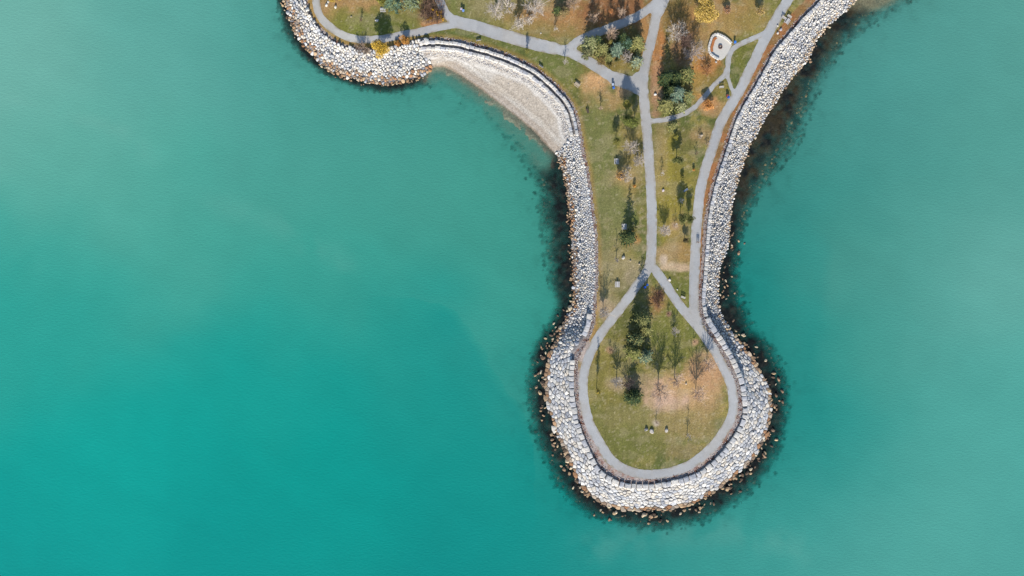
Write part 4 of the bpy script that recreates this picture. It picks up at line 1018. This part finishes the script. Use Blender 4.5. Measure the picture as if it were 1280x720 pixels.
# two walkers
def person(px, py, rz, label, jac, tro, hair):
    x, y = P(px, py); e = empty('person', x, y, .03, label, 'person', 'people walking on the eastern path', rz)
    def skin_obj(name, verts, edges, radii, matl, root=0, sub=1):
        me = bpy.data.meshes.new(name); me.from_pydata(verts, edges, []); me.update()
        o = link(name, me, matl, e); md = o.modifiers.new('skin', 'SKIN'); md.use_smooth_shade = True
        for i, r in enumerate(radii):
            sv = me.skin_vertices[0].data[i]; sv.radius = (r, r) if not isinstance(r, tuple) else r; sv.use_root = (i == root)
        s = o.modifiers.new('sub', 'SUBSURF'); s.levels = s.render_levels = sub
        return o
    V_ = [(0,0,.95),(0,0,1.12),(0,0,1.36),(0,-.01,1.48),(0,-.02,1.57),(0,-.02,1.66),(0,-.02,1.73)]
    E_ = [(i, i + 1) for i in range(6)]; R_ = [(.15,.11),(.13,.1),(.17,.11),.055,.075,.10,.07]
    for s, st in ((-1, .22), (1, -.16)):
        b0 = len(V_); V_ += [(s*.09,0,.9),(s*.10,-st*.6,.5),(s*.10,-st,.09),(s*.11,-st-.15,.04)]; R_ += [.085,.06,.042,.035]; E_ += [(0,b0),(b0,b0+1),(b0+1,b0+2),(b0+2,b0+3)]
        b1 = len(V_); V_ += [(s*.19,0,1.38),(s*.25,st*.4,1.10),(s*.25,st*1.2-.05,.87),(s*.25,st*1.3-.08,.80)]; R_ += [.05,.04,.028,.032]; E_ += [(2,b1),(b1,b1+1),(b1+1,b1+2),(b1+2,b1+3)]
        for k in range(5):
            f0 = len(V_); dx = (k - 2) * .018; ln = (.05,.075,.08,.075,.06)[k]; h = V_[b1+3]
            V_ += [(h[0]+s*.004,h[1]+dx,h[2]-.035),(h[0]-s*.012,h[1]+dx*1.15,h[2]-.035-ln)]; R_ += [.009,.008]; E_ += [(b1+3,f0),(f0,f0+1)]
    skin_obj('body', V_, E_, R_, M_SKIN)
    Vj = [(0,0,.93),(0,0,1.12),(0,0,1.36),(0,-.01,1.45)]; Ej = [(0,1),(1,2),(2,3)]; Rj = [(.18,.14),(.16,.13),(.19,.135),.075]
    Vt = [(0,0,.96)]; Et = []; Rt = [(.165,.125)]
    for s, st in ((-1, .22), (1, -.16)):
        b1 = len(Vj); Vj += [(s*.19,0,1.38),(s*.25,st*.4,1.10),(s*.25,st*1.15-.045,.89)]; Rj += [.065,.055,.042]; Ej += [(2,b1),(b1,b1+1),(b1+1,b1+2)]
        b0 = len(Vt); Vt += [(s*.09,0,.88),(s*.10,-st*.6,.5),(s*.10,-st,.12)]; Rt += [.10,.075,.06]; Et += [(0,b0),(b0,b0+1),(b0+1,b0+2)]
    skin_obj('jacket', Vj, Ej, Rj, jac); skin_obj('trousers', Vt, Et, Rt, tro)
    skin_obj('hair', [(0,.01,1.67),(0,0,1.75)], [(0,1)], [.105,.085], hair)
    for s, st in ((-1, .22), (1, -.16)):
        m = MB(); m.box(s*.11, -st-.05, 0, .1, .29, .09, alb(60, 58, 60), bev=.3); link('shoe', m.mesh('shoe'), M_CLOTH, e)
MJ1 = mat('navy_jacket', base=tuple(alb(54, 62, 86)), noise=((9, .1),)); MJ2 = mat('grey_jacket', base=tuple(alb(150, 160, 152)), noise=((9, .1),))
MT = mat('dark_trousers', base=tuple(alb(48, 50, 56)), noise=((9, .1),)); MH = mat('brown_hair', base=(.05, .03, .02), noise=((20, .2),))
person(871, 302.6, 0, 'person in a dark jacket walking on the eastern path, the left of two', MJ1, MT, MH)
person(872.8, 303, .15, 'person in a light jacket walking on the eastern path, the right of two', MJ2, MT, MH)

# ------------------------------------------------------------------ light, sky, camera
az = math.radians(SUN_AZ_LEAN); el = math.radians(SUN_EL)
sd = np.array([-math.sin(az) * math.cos(el), -math.cos(az) * math.cos(el), math.sin(el)])     # towards the sun (south)
from mathutils import Vector
sl = bpy.data.lights.new('sun', 'SUN'); sl.energy = 5.0; sl.angle = math.radians(.5); sl.color = (1, .93, .82)
so = bpy.data.objects.new('sun', sl); COL.objects.link(so); so.rotation_euler = Vector(sd).to_track_quat('Z', 'Y').to_euler(); so.location = (0, -200, 150)
w = bpy.data.worlds.new('World'); SC.world = w; w.use_nodes = True
nt = w.node_tree; sk = nt.nodes.new('ShaderNodeTexSky'); sk.sky_type = 'NISHITA'; sk.sun_disc = False
sk.sun_elevation = el; sk.sun_rotation = math.atan2(sd[0], sd[1]); sk.air_density = 1.0; sk.dust_density = .25
nt.links.new(sk.outputs[0], nt.nodes['Background'].inputs['Color']); nt.nodes['Background'].inputs['Strength'].default_value = .125
cam = bpy.data.cameras.new('camera'); cam.sensor_width = 36; cam.lens = 36 * CAMH / (1280 * MPP); cam.clip_start = 1; cam.clip_end = 12000
co = bpy.data.objects.new('camera', cam); COL.objects.link(co); co.location = (0, 0, CAMH); co.rotation_euler = (0, 0, 0); SC.camera = co
vs = SC.view_settings; vs.view_transform = 'Standard'; vs.look = 'None'; vs.gamma = 1; vs.use_curve_mapping = False; vs.exposure = .75
SC.cycles.use_denoising = True
SC.cycles.transparent_max_bounces = 8
